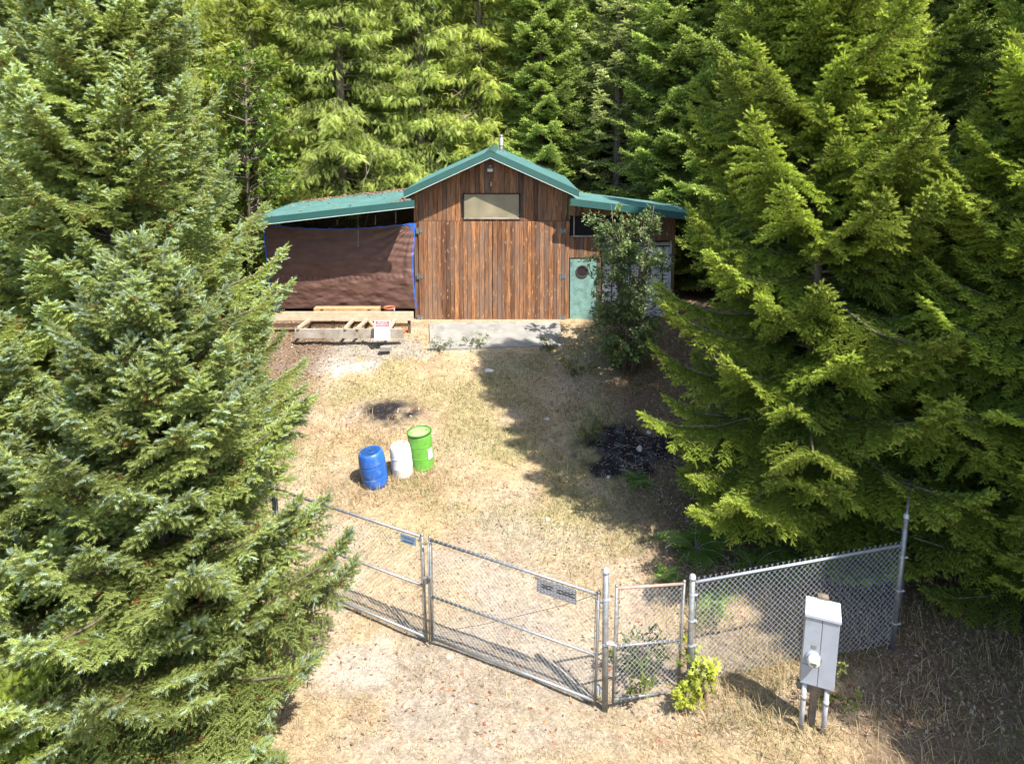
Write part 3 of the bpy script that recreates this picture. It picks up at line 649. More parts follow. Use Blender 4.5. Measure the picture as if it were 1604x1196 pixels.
# main roof
def slab(mb, A, B, y0, y1, th, col=(1, 1, 1)):
    """roof slope between edge points A and B (x,z), from y0 to y1"""
    mb.hexa([(A[0], y0, A[1] - th), (B[0], y0, B[1] - th), (B[0], y1, B[1] - th), (A[0], y1, A[1] - th), (A[0], y0, A[1]), (B[0], y0, B[1]), (B[0], y1, B[1]), (A[0], y1, A[1])], col)
YB = 31.2
m = MB()
for E in (le, re_):
    A_, B_ = ((E[0], E[2]), (pk[0], pk[2])) if E is le else ((pk[0], pk[2]), (E[0], E[2]))
    slab(m, A_, B_, YR + .03, YB, .07)
    for q in np.arange(YR + .35, YB, .42):
        slab(m, (A_[0], A_[1] + .022), (B_[0], B_[1] + .022), q, q + .03, .03)
roof = wb_(m, 'roof', M['green_roof'], barn)
m = MB()
for E in (le, re_):
    A_, B_ = ((E[0], E[2]), (pk[0], pk[2])) if E is le else ((pk[0], pk[2]), (E[0], E[2]))
    slab(m, (A_[0], A_[1] + .03), (B_[0], B_[1] + .03), YR - .02, YR + .028, .235)
slab(m, (pk[0] - .16, pk[2] - .03), (pk[0], pk[2] + .055), YR - .03, YB, .03); slab(m, (pk[0], pk[2] + .055), (pk[0] + .16, pk[2] - .03), YR - .03, YB, .03)
wb_(m, 'fascia', M['green_trim'], roof)
m = MB()
for E in (le, re_):
    A_, B_ = ((E[0], E[2]), (pk[0], pk[2])) if E is le else ((pk[0], pk[2]), (E[0], E[2]))
    slab(m, (A_[0], A_[1] - .208), (B_[0], B_[1] - .208), YR - .03, YR + .02, .022)
wb_(m, 'drip_edge', M['pale_trim'], roof)
m = MB()
for E in (le, re_):
    A_, B_ = ((E[0] * .97 + pk[0] * .03, E[2]), (pk[0], pk[2])) if E is le else ((pk[0], pk[2]), (E[0] * .97 + pk[0] * .03, E[2]))
    slab(m, (A_[0], A_[1] - .075), (B_[0], B_[1] - .075), YR + .03, YB - .1, .05)
wb_(m, 'soffit', M['darkwood'], roof)
sp_ = at(785, 243, 26.6); m = MB(); zt = at(785, 214, 26.6)[2]
m.tube([(sp_[0], 26.6, sp_[2] - .5), (sp_[0], 26.6, zt)], .082, 16); m.lathe([(.10, zt + .02), (.10, zt + .04), (.03, zt + .08)], (sp_[0], 26.6, 0), 16); m.tube([(sp_[0], 26.6, zt - .35), (sp_[0], 26.6, zt - .31)], .092, 16)
wb_(m, 'stovepipe', M['steel'], barn, smooth=True)
lp = at(768, 265, YW); m = MB(); m.box((lp[0], YW - .12, lp[2]), (.22, .14, .15), rotm(rx=.25)); m.box((lp[0], YW - .03, lp[2] + .1), (.12, .06, .1))
gl = wb_(m, 'floodlight', M['steel'], barn, bevel=.01); m = MB(); m.box((lp[0], YW - .2, lp[2] - .02), (.18, .02, .09), rotm(rx=.25)); wb_(m, 'lens', M['white'], gl)
hk = at(769, 288, YW); m = MB(); m.tube([(hk[0] - .02, YW - .03, hk[2] + .07), (hk[0], YW - .06, hk[2] + .06), (hk[0] + .02, YW - .07, hk[2]), (hk[0], YW - .06, hk[2] - .06), (hk[0] - .02, YW - .05, hk[2] - .05)], .013, 6); wb_(m, 'hook', M['white'], barn)
# ---- left lean-to
YL = 22.8; r1 = at(649, 315, YL); r0 = at(388, 345, YL); YLB = 28.3
def lz(x): return r0[2] + (x - r0[0]) / (r1[0] - r0[0]) * (r1[2] - r0[2])
m = MB(); slab(m, (r0[0], r0[2]), (XL - .0, lz(XL)), YL + .03, YLB, .07)
for q in np.arange(YL + .35, YLB, .42): slab(m, (r0[0], r0[2] + .022), (XL, lz(XL) + .022), q, q + .03, .03)
lr = wb_(m, 'lean_to_roof', M['green_roof'], barn)
m = MB(); slab(m, (r0[0], r0[2] + .03), (r1[0] + .0, r1[2] + .03), YL - .02, YL + .028, .215); slab(m, (r0[0] - .03, r0[2] + .03), (r0[0] - .002, r0[2] + .03), YL - .02, YLB, .2); wb_(m, 'fascia', M['green_trim'], lr)
m = MB(); slab(m, (r0[0], r0[2] - .187), (r1[0], r1[2] - .187), YL - .03, YL + .02, .02); wb_(m, 'drip_edge', M['pale_trim'], lr)
m = MB(); slab(m, (r0[0] + .4, lz(r0[0] + .4) - .10), (XL - .01, lz(XL) - .10), YW - .05, YW + .05, .22)
for q in np.arange(r0[0] + .3, XL, .62): m.box((q, 25.6, lz(q) - .16), (.04, 4.6, .14))
wb_(m, 'roof_beam', M['lumber_grey'], barn)
for u in (383, 436):
    m = MB()
    px = at(u, 420, YW)[0] if u > 400 else r0[0] + .25
    m.box((px, YW + .02, (lz(px) - .3 + 2.1) / 2), (.10, .10, lz(px) - .3 - 2.1)); wb_(m, 'post', M['lumber_grey'], barn)
m = MB(); m.box(((r0[0] + XL) / 2 + .2, 28.1, 3.9), (XL - r0[0] - .4, .06, 3.6)); m.box((r0[0] + .5, 26.3, 3.8), (.05, 3.4, 3.4)); m.box((XL - .04, 26.3, 3.8), (.02, 3.9, 3.4)); wb_(m, 'lean_to_wall', M['darkwood'], barn)
# ---- right lean-to
YQ = 23.5; q1 = at(892, 312, YQ); q0 = at(1086, 336, YQ)
def rz_(x): return q1[2] + (x - q1[0]) / (q0[0] - q1[0]) * (q0[2] - q1[2])
m = MB(); slab(m, (XR, rz_(XR)), (q0[0], q0[2]), YQ + .03, 26.6, .07)
for q in np.arange(YQ + .35, 26.5, .42): slab(m, (XR, rz_(XR) + .022), (q0[0], q0[2] + .022), q, q + .03, .03)
rr_ = wb_(m, 'lean_to_roof', M['green_roof'], barn)
m = MB(); slab(m, (XR - .03, rz_(XR - .03) + .03), (q0[0], q0[2] + .03), YQ - .02, YQ + .028, .23); slab(m, (q0[0] + .002, q0[2] + .03), (q0[0] + .03, q0[2] + .03), YQ - .02, 26.6, .2); wb_(m, 'fascia', M['green_trim'], rr_)
XE = at(1058, 380, YW)[0]; zc = at(980, 377, YW)[2]; z4 = at(910, 404, YW)[2]; xd = at(940, 400, YW)[0]
hx0, hx1 = at(900, 350, YW)[0], at(972, 350, YW)[0]; hz0, hz1 = at(930, 369, YW)[2], at(930, 338, YW)[2]
m = MB(); planks(m, XR + .01, xd, lambda x: z4, lambda x: rz_(x) - .2, YW + .02, cuts=(hx0, hx1, hz0, hz1), knots=.1); planks(m, xd, XE, lambda x: zc, lambda x: rz_(x) - .2, YW + .02, cuts=(hx0, hx1, hz0, hz1), knots=.1)
wb_(m, 'lean_to_wall', M['plank'], barn)
m = MB(); m.box(((hx0 + hx1) / 2, YW + .01, hz0 - .02), (hx1 - hx0 + .1, .08, .05)); m.box((hx0 - .02, YW, (hz0 + hz1) / 2), (.04, .06, hz1 - hz0)); wo = wb_(m, 'window_opening', M['lumber_grey'], barn)
m = MB(); m.box(((hx0 + hx1) / 2, YW + .16, (hz0 + hz1) / 2), (hx1 - hx0 + .3, .02, hz1 - hz0 + .3)); wb_(m, 'pane', M['black'], wo)  # black sheet paints the dark inside of the open hole
m = MB(); px = (at(935, 450, YW)[0] + xd) / 2; m.box((px + .02, YW + .05, (z4 + ZB) / 2), (.13, .12, z4 - ZB)); wb_(m, 'post', M['darkwood'], barn); m = MB(); m.box((XE - .05, YW + .1, (zc + ZB) / 2), (.09, .09, zc - ZB)); wb_(m, 'post', M['darkwood'], barn)
dx0, dx1 = XR + .03, px - .05; dz0, dz1 = ZB + .03, z4 - .05
m = MB(); m.box(((dx0 + dx1) / 2, YW + .04, (dz0 + dz1) / 2), (dx1 - dx0, .045, dz1 - dz0)); dr = wb_(m, 'side_door', M['green_door'], barn, bevel=.004)
pc = at(912, 425, YW); m = MB(); Rm = rotm(rx=pi / 2); m.lathe([(.215, -.0), (.225, .03), (.18, .035), (.17, .01)], (pc[0], YW + .018, pc[2]), 32, rot=Rm); wb_(m, 'porthole_ring', M['rustframe'], dr)
m = MB(); m.lathe([(.17, -.0), (.17, .012)], (pc[0], YW + .018, pc[2]), 32, rot=Rm); wb_(m, 'porthole_glass', M['black'], dr)
m = MB(); m.lathe([(.03, 0), (.035, .05)], (dx1 - .07, YW + .0, (dz0 + dz1) / 2 - .1), 12, rot=Rm); wb_(m, 'door_knob', M['steel'], dr)
# ---- white container under the right lean-to
ca, cb = at(944, 380, 24.5), at(1051, 497, 24.5)
ct = thing('shipping_container', 'white container with closed doors under the right lean-to', 'container', ((ca[0] + cb[0]) / 2, 27.2, 2.1))
m = MB(); m.box(((ca[0] + cb[0]) / 2, 27.4, (ca[2] + cb[2]) / 2 + .02), (cb[0] - ca[0] - .02, 5.6, ca[2] - cb[2] - .1)); wb_(m, 'body', M['rustframe'], ct)
m = MB(); xa, xb = ca[0], cb[0]
for xx, ww in ((xa + .04, .08), (xb - .04, .08)): m.box((xx, 24.55, (ca[2] + cb[2]) / 2), (ww, .12, ca[2] - cb[2]))
m.box(((xa + xb) / 2, 24.55, ca[2] - .04), (xb - xa - .16, .11, .09)); m.box(((xa + xb) / 2, 24.55, cb[2] + .06), (xb - xa - .16, .11, .12)); wb_(m, 'door_frame', M['cont_white'], ct)
cm = (xa + xb) / 2
for a, b in ((xa + .09, cm - .01), (cm + .01, xb - .09)):
    m = MB(); zt_, zb_ = ca[2] - .1, cb[2] + .14
    m.box(((a + b) / 2, 24.56, (zt_ + zb_) / 2), (b - a, .05, zt_ - zb_))
    for qq in np.linspace(zb_ + .25, zt_ - .25, 5): m.box(((a + b) / 2, 24.53, qq), (b - a - .1, .03, .2))
    dd = wb_(m, 'container_door', M['cont_white'], ct, bevel=.006)
    m = MB()
    for f in (.22, .78): m.tube([(a + (b - a) * f, 24.49, zb_ + .03), (a + (b - a) * f, 24.49, zt_ - .03)], .018, 8); m.box((a + (b - a) * f, 24.49, zb_ + 1.0), (.2, .02, .04))
    m.box((a + (b - a) * .5, 24.505, zt_ - .02), (b - a, .012, .035)); wb_(m, 'lock_rod', M['rustframe'], dd)
    m = MB()
    if a > cm:
        for j in range(9):
            zz = zt_ - .38 - j * .14 - (.25 if j > 2 else 0)
            xx = a + .22
            while xx < b - .12:
                l = g.uniform(.03, .11)
                if g.random() < .72: m.box((xx + l / 2, 24.513, zz), (l, .006, .035 if j > 2 else .055))
                xx += l + .025
        wb_(m, 'stencilled_marks', M['black_ink'], dd)
# ---- brown tarp
tl, tr_ = at(414, 353, YW - .12), at(650, 350, YW - .12); zb0 = at(540, 484, YW - .12)[2]
nu, nv = 150, 80; U, Vv = np.meshgrid(np.linspace(0, 1, nu), np.linspace(0, 1, nv)); u_, v_ = U.ravel(), Vv.ravel()
topz = (tl[2] + (tr_[2] - tl[2]) * u_) - .16 * np.sin(pi * u_) + .012 * np.sin(u_ * 60); botz = zb0 + .06 * np.sin(u_ * 9) * .3 + .25 * (1 - u_) ** 4 * 0
left = tl[0] + .30 * v_ - .0; right = tr_[0] - .02 - .12 * np.sin(pi * v_) * .6
xx = left + (right - left) * u_; zz = topz + (botz - topz) * v_
dR = np.hypot((1 - u_) * 5, v_ * 2.9); an = np.arctan2(v_ * 2.9, (1 - u_) * 5 + .02)
fold = .045 * np.sin(an * 26 + fbm(xx, zz, 1.1, 5) * 5) * np.exp(-dR / 1.7) * np.minimum(1, dR * 3)
fold += .02 * np.sin((zz * 26 + 2.5 * np.sin(xx * 1.3) + fbm(xx, zz, 2, 8) * 6)) * (v_ < .5) * np.sin(pi * np.minimum(1, v_ * 2)) * .6
fold += (fbm(xx, zz * 2.4, 2.4, 15, 3) - .5) * .07 * np.clip(v_ * 1.6, .2, 1) + .012 * np.sin(xx * 34) * np.exp(-((v_ - .60) / .02) ** 2)
yy = YW - .12 - .28 * np.sin(pi * np.clip(v_, 0, 1)) * .6 - fold
ii = np.arange(nu * nv).reshape(nv, nu); fa = np.stack([ii[:-1, :-1], ii[1:, :-1], ii[1:, 1:], ii[:-1, 1:]], -1).reshape(-1, 4)
tp = thing('tarp', 'large brown tarp hung across the open left lean-to', 'tarp', (tl[0] + 2.5, YW - .12, zb0))
me = npmesh('sheet', np.stack([xx, yy, zz], 1), 4, None, fa); me.materials.append(M['tarp']); me.polygons.foreach_set('use_smooth', np.ones(len(me.polygons), bool))
o = link(bpy.data.objects.new('sheet', me), tp); o.location = -tp.location; sm = o.modifiers.new('solid', 'SOLIDIFY'); sm.thickness = .006
m = MB(); gr = ii.reshape(nv, nu); PP = np.stack([xx, yy, zz], 1)
def strip(idx, off, wv, m):
    P0 = PP[idx]
    for i in range(len(P0) - 1):
        a, b = P0[i] + off, P0[i + 1] + off; m.add([a, b, b + wv, a + wv, a + [0, -.008, 0], b + [0, -.008, 0], b + wv + [0, -.008, 0], a + wv + [0, -.008, 0]], [(0, 1, 2, 3), (7, 6, 5, 4), (0, 4, 5, 1), (3, 2, 6, 7)])
strip(gr[::2, 0], np.array([-.045, -.005, 0]), np.array([.05, 0, 0.]), m); strip(gr[::2, -1], np.array([-.01, .02, 0]), np.array([.05, 0.02, 0.]), m); strip(gr[0, ::3], np.array([0, -.005, -.01]), np.array([0, 0, .03]), m)
a = PP[gr[0, -1]]; m.add([a + [-.22, -.03, 0], a + [.02, -.03, .03], a + [.0, -.03, -.5], a + [-.22, -.022, 0], a + [.02, -.022, .03], a + [0, -.022, -.5]], [(0, 2, 1), (3, 4, 5)])
a = PP[gr[-1, 0]]; m.add([a + [-.02, -.05, .55], a + [.10, -.05, -.02], a + [-.75, -.08, -.30], a + [-.5, -.1, .02]], [(0, 1, 2, 3)])
wb_(m, 'blue_edging', M['blue_tarp'], tp)
for u, va, vb in ((561, 335, 386), (620, 330, 350), (588, 338, 352), (528, 344, 352)): m = MB(); a_, b_ = at(u, va, YW - .16), at(u, vb, YW - .45 if vb > 360 else YW - .14); m.tube([a_, b_], .008, 5); wb_(m, 'tie_string', M['wire'], tp)
# ---- concrete apron
P_ = [gp(672, 508), gp(877, 505), gp(880, 543), gp(674, 549)]; m = MB()
for q in P_: q[2] = float(np.interp(q[1], GY, GZ)) + .07
m.hexa([P_[3] - [0, 0, .3], P_[2] - [0, 0, .3], P_[1] - [0, 0, .3], P_[0] - [0, 0, .3], P_[3], P_[2], P_[1], P_[0]])
# joint
o = m.build('concrete_apron', M['concrete'], None, bevel=.01); tag(o, kind='structure')
m = MB(); m.box(((XL + at(940, 500, YW)[0]) / 2, YW + .1, ZB - .04), (at(940, 500, YW)[0] - XL, .5, .1)); wb_(m, 'sill_slab', M['concrete'], barn)
# ---- timber deck frame
YD = 22.95
dk = thing('deck_frame', 'unfinished pale timber deck frame below the brown tarp', 'deck frame', (at(540, 500, YD)[0], YD, 2.0))
a, b = at(398, 488, YD), at(647.5, 487, YD); zl = at(600, 502, YD)[2]
m = MB(); m.box(((a[0] + b[0]) / 2, YD + .02, (a[2] + zl) / 2), (b[0] - a[0], .045, a[2] - zl)); wb_(m, 'rim_beam', M['lumber'], dk, bevel=.004)
m = MB(); a2, b2 = at(400, 506, YD + .6), at(640, 516, YD + .6); m.box(((a2[0] + b2[0]) / 2, YD + .6, (a2[2] + b2[2]) / 2), (b2[0] - a2[0], .05, .22)); wb_(m, 'inner_beam', M['darkwood'], dk)
YG = 22.15; a3, b3 = at(462, 515, YG), at(632, 514, YG); zg = at(560, 529, YG)[2]
m = MB(); m.box(((a3[0] + b3[0]) / 2, YG, (a3[2] + zg) / 2), (b3[0] - a3[0], .09, a3[2] - zg)); wb_(m, 'ground_board', M['lumber_grey'], dk, bevel=.006)
for u, dxx in ((489, -.20), (554, -.08), (577, -.22), (617, 0)):
    A = at(u + 6, 503, YD + .6); B = np.array([A[0] + dxx * .8, YG - .09, 0]); zj = a3[2] + .055
    m = MB(); m.hexa([(B[0] - .036, B[1], zj - .05), (B[0] + .036, B[1], zj - .05), (A[0] + .036, A[1], zj - .05), (A[0] - .036, A[1], zj - .05), (B[0] - .036, B[1], zj + .04), (B[0] + .036, B[1], zj + .04), (A[0] + .036, A[1], zj + .06), (A[0] - .036, A[1], zj + .06)]); wb_(m, 'joist', M['lumber'], dk, bevel=.004)
m = MB(); A = at(582, 499, YG); m.box((A[0] + .06, YG - .05, A[2] - .18), (.07, .05, .36), rotm(ry=-.75)); wb_(m, 'brace', M['lumber'], dk)
for u in (410, 520, 640):
    A = at(u, 500, YD); m = MB(); m.box((A[0], YD + .12, (zl + 1.75) / 2), (.09, .09, zl - 1.75)); wb_(m, 'leg', M['darkwood'], dk)
m = MB(); a, b = at(493, 481, 23.5), at(595, 479, 23.5); z2 = at(540, 492, 23.5)[2]
pl_ = thing('timber_plank', 'orange-brown plank with two dark slots lying behind the deck beam', 'plank', ((a[0] + b[0]) / 2, 23.5, z2))
m.box(((a[0] + b[0]) / 2, 23.5, (a[2] + z2) / 2), (b[0] - a[0], .3, a[2] - z2)); wb_(m, 'board', simple('tan_board', (.56, .34, .17), .7), pl_, bevel=.006)
for u in (504, 578): m = MB(); A = at(u, 485, 23.34); m.box((A[0], 23.345, A[2]), (.1, .012, .045)); wb_(m, 'slot', M['darkwood'], pl_)
m = MB()
for q in range(5): m.box((b[0] + .5, 23.45 + q * .1, a[2] - .35), (1.0 - q * .05, .06, .14), rotm(rz=.02 * q))
pa = at(610, 489, 23.35); pt = thing('flower_pot', 'terracotta pot on the deck in front of the tarp', 'pot', (pa[0], 23.35, pa[2] - .08))
m = MB(); m.lathe([(.02, 0), (.12, 0), (.18, .20), (.20, .20), (.20, .27), (.17, .27), (.16, .21), (.02, .2)], n=24); m.build('pot', M['terracotta'], pt, smooth=True)
m = MB(); m.lathe([(.01, .225), (.16, .225)], n=16); m.build('soil', M['darkwood'], pt)
fp = at(632, 505, 23.1); m = MB(); m.lathe([(.02, 0), (.08, 0), (.10, .06), (.05, .09), (.07, .15), (.05, .2), (.01, .21)], n=14); m.box((.02, 0, .1), (.16, .1, .07)); ft = thing('orange_fitting', 'small orange plastic item on the ground by the barn corner', 'plastic item', (fp[0], 23.1, float(gz(fp[0], 23.1)))); m.build('casing', M['orange'], ft, smooth=True)
bp = at(617, 492, 23.2); bt = thing('blue_bottle', 'small blue bottle beside the terracotta pot behind the deck beam', 'bottle', (bp[0], 23.25, bp[2] - .1))
m = MB(); m.lathe([(.02, 0), (.05, 0), (.05, .16), (.02, .2), (.02, .24)], n=14); m.build('bottle_body', M['blue_tarp'], bt, smooth=True); m = MB(); m.lathe([(.024, .24), (.024, .27)], n=12); m.build('cap', M['white'], bt)
# private property sign
sg = gp(598.5, 533); sg[1] = 22.15 - .34; s0 = at(586, 503, sg[1]); s1 = at(611, 503, sg[1]); W_ = s1[0] - s0[0]; H_ = (s0[2] - at(598, 533, sg[1])[2])
sy = YG - .34; sq = at(598.5, 533, sy)
ps = thing('warning_sign', 'white board with red private property header leaning on the deck frame', 'sign', (sq[0], sy, sq[2]), (R(-12), 0, 0))
m = MB(); m.box((0, 0, H_ / 2), (W_, .012, H_)); m.build('board', M['white'], ps, bevel=.003)
m = MB(); m.box((0, -.0095, H_ * .83), (W_ * .86, .005, H_ * .28)); m.build('header_panel', M['red_ink'], ps)
textmesh('lettering', 'PRIVATE\nPROPERTY', H_ * .135, M['white'], ps, FACE, (0, -.014, H_ * .83), squash=.95)
bk = gp(608, 533); m = MB(); m.box((0, 0, .06), (.34, .16, .12)); cbk = thing('paving_block', 'small grey concrete block at the foot of the private property sign', 'block', (bk[0] + .08, sg[1] - .16, bk[2] - .03)); m.build('block', M['concrete'], cbk, bevel=.008)
# ---- three drums
def drum(name, label, u, v, Y_, r, h, lean, fwd, kind):
    b = gp(u, v); t = thing(name, label, 'barrel', (b[0], b[1], b[2] - .04), (R(fwd), R(lean), 0), None)
    m = MB(); 
    if kind == 'blue': pr = [(r * .80, 0), (r * .90, .03), (r * .97, .12), (r, .25), (r, .285), (r * .985, .295), (r * .985, .305), (r, .315), (r, .40), (r * 1.0, h * .60), (r * .999, h * .625), (r * .98, h * .635), (r * .98, h * .645), (r * .999, h * .655), (r * .997, h * .68), (r * .98, h * .78), (r * .94, h * .90), (r * .90, h * .955), (r * .84, h * .985)]
    elif kind == 'white': pr = [(r * .80, 0), (r * .92, .03), (r * .98, .10), (r * .98, .27), (r * .995, .285), (r * .995, .30), (r * .98, .315), (r * .98, h * .60), (r * .98, h * .635), (r * 1.0, h * .65), (r * 1.0, h * .66), (r * .98, h * .675), (r * .98, h * .71), (r * .96, h * .82), (r * .91, h * .93), (r * .84, h * .985)]
    else: pr = [(r * .97, 0), (r, .012), (r, .03), (r * .98, .04), (r * .98, .08), (r * .98, h * .31), (r * .981, h * .325), (r * 1.0, h * .335), (r * .981, h * .345), (r * .98, h * .36), (r * .98, h * .64), (r * .981, h * .655), (r * 1.0, h * .665), (r * .981, h * .675), (r * .98, h * .69), (r * .98, h * .9), (r * .98, h - .01)]
    m.lathe(pr, n=48); mm = {'blue': 'blue', 'white': 'white_pl', 'green': 'green_dr'}[kind]; bo = m.build('barrel_body', M[mm], t, smooth=True)
    m = MB()
    if kind == 'green':
        m.lathe([(r * .97, h - .035), (r * 1.02, h - .03), (r * 1.025, h), (r * .98, h + .004), (r * .955, h - .004), (r * .95, h - .02)], n=48); m.build('rim', M['rim'], t, smooth=True)
        m = MB(); m.lathe([(r * .95, h - .03), (r * .95, h - .012), (r * .45, h - .006), (r * .42, h - .0), (r * .15, h), (.01, h)], n=40); l = m.build('lid', M['green_lid'], t)
        m = MB(); m.lathe([(.035, h - .01), (.035, h + .012)], (r * .62, .05, 0), 14); m.build('bung', M['green_dr'], l); m = MB(); m.lathe([(.02, h - .01), (.02, h + .01)], (-r * .6, -.05, 0), 12); m.build('bung', M['green_dr'], l)
        m = MB()
        for q in range(12):
            a0, a1 = R(-48 + q * 2.6), R(-48 + (q + 1) * 2.6); ra = r * 1.016
            m.add([(ra * cos(a0), ra * sin(a0), h * .30), (ra * cos(a1), ra * sin(a1), h * .30), (ra * cos(a1), ra * sin(a1), h * .58), (ra * cos(a0), ra * sin(a0), h * .58)], [(0, 1, 2, 3)])
        m.build('paper_label', M['white'], t)
    else:
        m.lathe([(r * .84, h * .985), (r * .80, h * .99), (r * .76, h * .975), (r * .38, h * .972), (r * .36, h * .985), (r * .20, h * .985), (r * .17, h * .965), (.01, h * .965)], n=40); m.build('lid', M['blue_top' if kind == 'blue' else 'white_pl'], t, smooth=True)
drum('barrel', 'blue plastic barrel leaning left, leftmost of the three', 589, 757, 0, .315, .90, -7.5, 2.5, 'blue')
drum('barrel', 'white plastic barrel standing between the blue and the green one', 632, 743, 0, .262, .84, -5.5, 2, 'white')
drum('barrel', 'lime green steel barrel with a flat pale lid, rightmost of the three', 662, 727, 0, .298, .93, -4.5, 3, 'green')
# ------------------------------------------------------------------ chain-link gates and fence
def chain(c00, c10, c11, c01, pitch=.088, r=.0020, knuckle=0):
    """diamond mesh over a quad: c00 lower start, c10 lower end, c11 upper end, c01 upper start"""
    c00, c10, c11, c01 = [np.array(c, float) for c in (c00, c10, c11, c01)]
    Wd = np.linalg.norm(c10 - c00); Hd = np.linalg.norm(c01 - c00); mm = MB(); nrm = unit(np.cross(c10 - c00, c01 - c00))
    def P(s, t): a = s / Wd; b = t / Hd; return (c00 * (1 - a) + c10 * a) * (1 - b) + (c01 * (1 - a) + c11 * a) * b
    k = -int(Hd / pitch) - 1; slope = 1.0
    segs = []
    while k * pitch < Wd:
        s0 = k * pitch
        a = max(0, -s0); b = min(Hd, Wd - s0)
        if b > a + .01: segs.append(((s0 + a, a), (s0 + b, b), 1))
        a2 = max(0, -s0); b2 = min(Hd, Wd - s0)
        if b2 > a2 + .01: segs.append(((s0 + a2, Hd - a2), (s0 + b2, Hd - b2), -1))
        k += 1
    for (A, B, sd) in segs:
        p, q = P(*A), P(*B); p = p + nrm * sd * r; q = q + nrm * sd * r; mm.tube([p, (p + q) / 2, q], r, 4, cap=False)
    if knuckle:
        s = pitch / 2
        while s < Wd:
            p = P(s, Hd); up = unit(c01 - c00); al = unit(c11 - c01); mm.tube([p - al * .012, p + up * knuckle * .5, p - al * .02 + up * knuckle], r, 4, cap=False); mm.tube([p + al * .012, p + up * knuckle * .5, p + al * .02 + up * knuckle], r, 4, cap=False); s += pitch
    return mm
def wraps(mm, a, b, rr, pitch=.088, wr=.006):
    a, b = np.array(a), np.array(b); d = b - a; Ln = np.linalg.norm(d); d = d / Ln; up = np.array([0, 0, 1.]); s_ = unit(np.cross(d, up)); u2 = np.cross(s_, d)
    for k in range(int(Ln / pitch)):
        pts = []
        for j in range(9):
            th = j / 8 * 2 * pi; c = a + d * (k * pitch + .01 + .05 * j / 8); pts.append(c + (s_ * cos(th) + u2 * sin(th)) * (rr + wr * .6))
        mm.tube(pts, wr, 4, cap=False)
def cap_post(mm, a, b, r, dome=True):
    mm.tube([a, b], r, 16); mm.tube([np.array(b) - [0, 0, .05], np.array(b) + [0, 0, .012]], r * 1.13, 16)
    mm.ball(np.array(b) + [0, 0, .012], r * 1.08, .7)
def px3(u, v, Y_): return at(u, v, Y_)
Yh = gp(934, 1108)[1]; Yc = gp(674, 1010)[1]
print('gate depths', Yh, Yc)
# right leaf
def leaf(name, label, Lb, Lt, Rb, Rt, mid, group, r=.024):
    Lb, Lt, Rb, Rt = map(np.array, (Lb, Lt, Rb, Rt)); t = thing(name, label, 'gate', (Lb[0], Lb[1], min(Lb[2], Rb[2])), group=group)
    m = MB(); m.tube([Lb, Lt], r, 12); m.tube([Rb, Rt], r, 12)
    for p_ in (Lt, Rt): m.ball(p_ + [0, 0, .01], r * 1.3)
    a, b = Lb * .97 + Lt * .03, Rb * .97 + Rt * .03; m.tube([a, b], r, 12); wb_(m, 'gate_frame', M['steel'], t, smooth=True)
    a, b = Lt * .985 + Lb * .015, Rt * .985 + Rb * .015; m = MB(); m.tube([a, b], r, 12); tr = wb_(m, 'top_rail', M['rusty'] if 'walk' in label else M['steel'], t, smooth=True)
    if 'walk' not in label:
        m = MB(); wraps(m, a, b, r); wb_(m, 'tie_wires', M['tie_shadewire'], tr)
    m = MB(); a2, b2 = Lb * (1 - mid) + Lt * mid, Rb * (1 - mid) + Rt * mid; m.tube([a2, b2], r * .85, 12); mr = wb_(m, 'middle_rail', M['steel'], t, smooth=True)
    m = MB(); wraps(m, a2, b2, r * .85); wb_(m, 'tie_wires', M['tie_shadewire'] if 'walk' not in label else M['wire'], mr)
    ax = unit(Rb - Lb); i = ax * .04
    m = chain(Lb + i, Rb - i, Rt - i - [0, 0, .02], Lt + i - [0, 0, .02]); wb_(m, 'wire_mesh', M['wire'], t)
    for (p0, p1) in ((Lb + i * 1.1, Lt + i * 1.1), (Rb - i * 1.1, Rt - i * 1.1)):
        m = MB(); m.tube([p0 + [0, -.006, 0], p1 + [0, -.006, -.02]], .006, 6)
        for f in np.linspace(.06, .94, 6): c_ = p0 * (1 - f) + p1 * f; m.tube([c_ - i * 1.2 * (1 if p0 is Lb else 1), c_ + i * .2], .009, 6)
        wb_(m, 'tension_bar', M['steel'], t)
    return t
GG = 'leaves of the double driveway gate'
zt_c = px3(672, 841, Yc)[2]
RL = leaf('driveway_gate', 'right leaf of the driveway gate, hung on the capped post', px3(677, 1003, Yc), px3(673, 842, Yc), px3(932, 1102, Yh), px3(938, 928, Yh), .44, GG)
rl_dir = None
Ct, Cb = px3(661, 838, Yc + .05), px3(668, 1002, Yc + .05); Yl = Yc * (838 - 190) / (788 - 190) * 1.0
Lt_ = px3(515, 789, Yl); dv = unit((Lt_ - Ct) * [1, 1, 0]); ln = 3.35; Lt2 = Ct + dv * ln + [0, 0, Lt_[2] - Ct[2]]; Lb2 = Cb + dv * ln + [0, 0, .12]
leaf('driveway_gate', 'left leaf of the driveway gate, running behind the left fir', Lb2, Lt2, Cb, Ct, .52, GG)
m = MB(); a = px3(668, 842, Yc - .06); lt = thing('gate_latch', 'fork latch and drop rod where the two driveway gate leaves meet', 'latch', (a[0], Yc - .06, 0))
m.tube([px3(670.5, 850, Yc - .06), px3(673, 1009, Yc - .06)], .011, 8); wb_(m, 'drop_rod', M['steel'], lt, smooth=True)
m = MB(); q = px3(668, 905, Yc - .05); m.box(q, (.17, .05, .04)); m.box(q + [0, 0, -.05], (.06, .05, .09)); q = px3(667, 851, Yc - .05); m.box(q, (.16, .03, .03)); wb_(m, 'latch_fork', M['steel'], lt, bevel=.004)
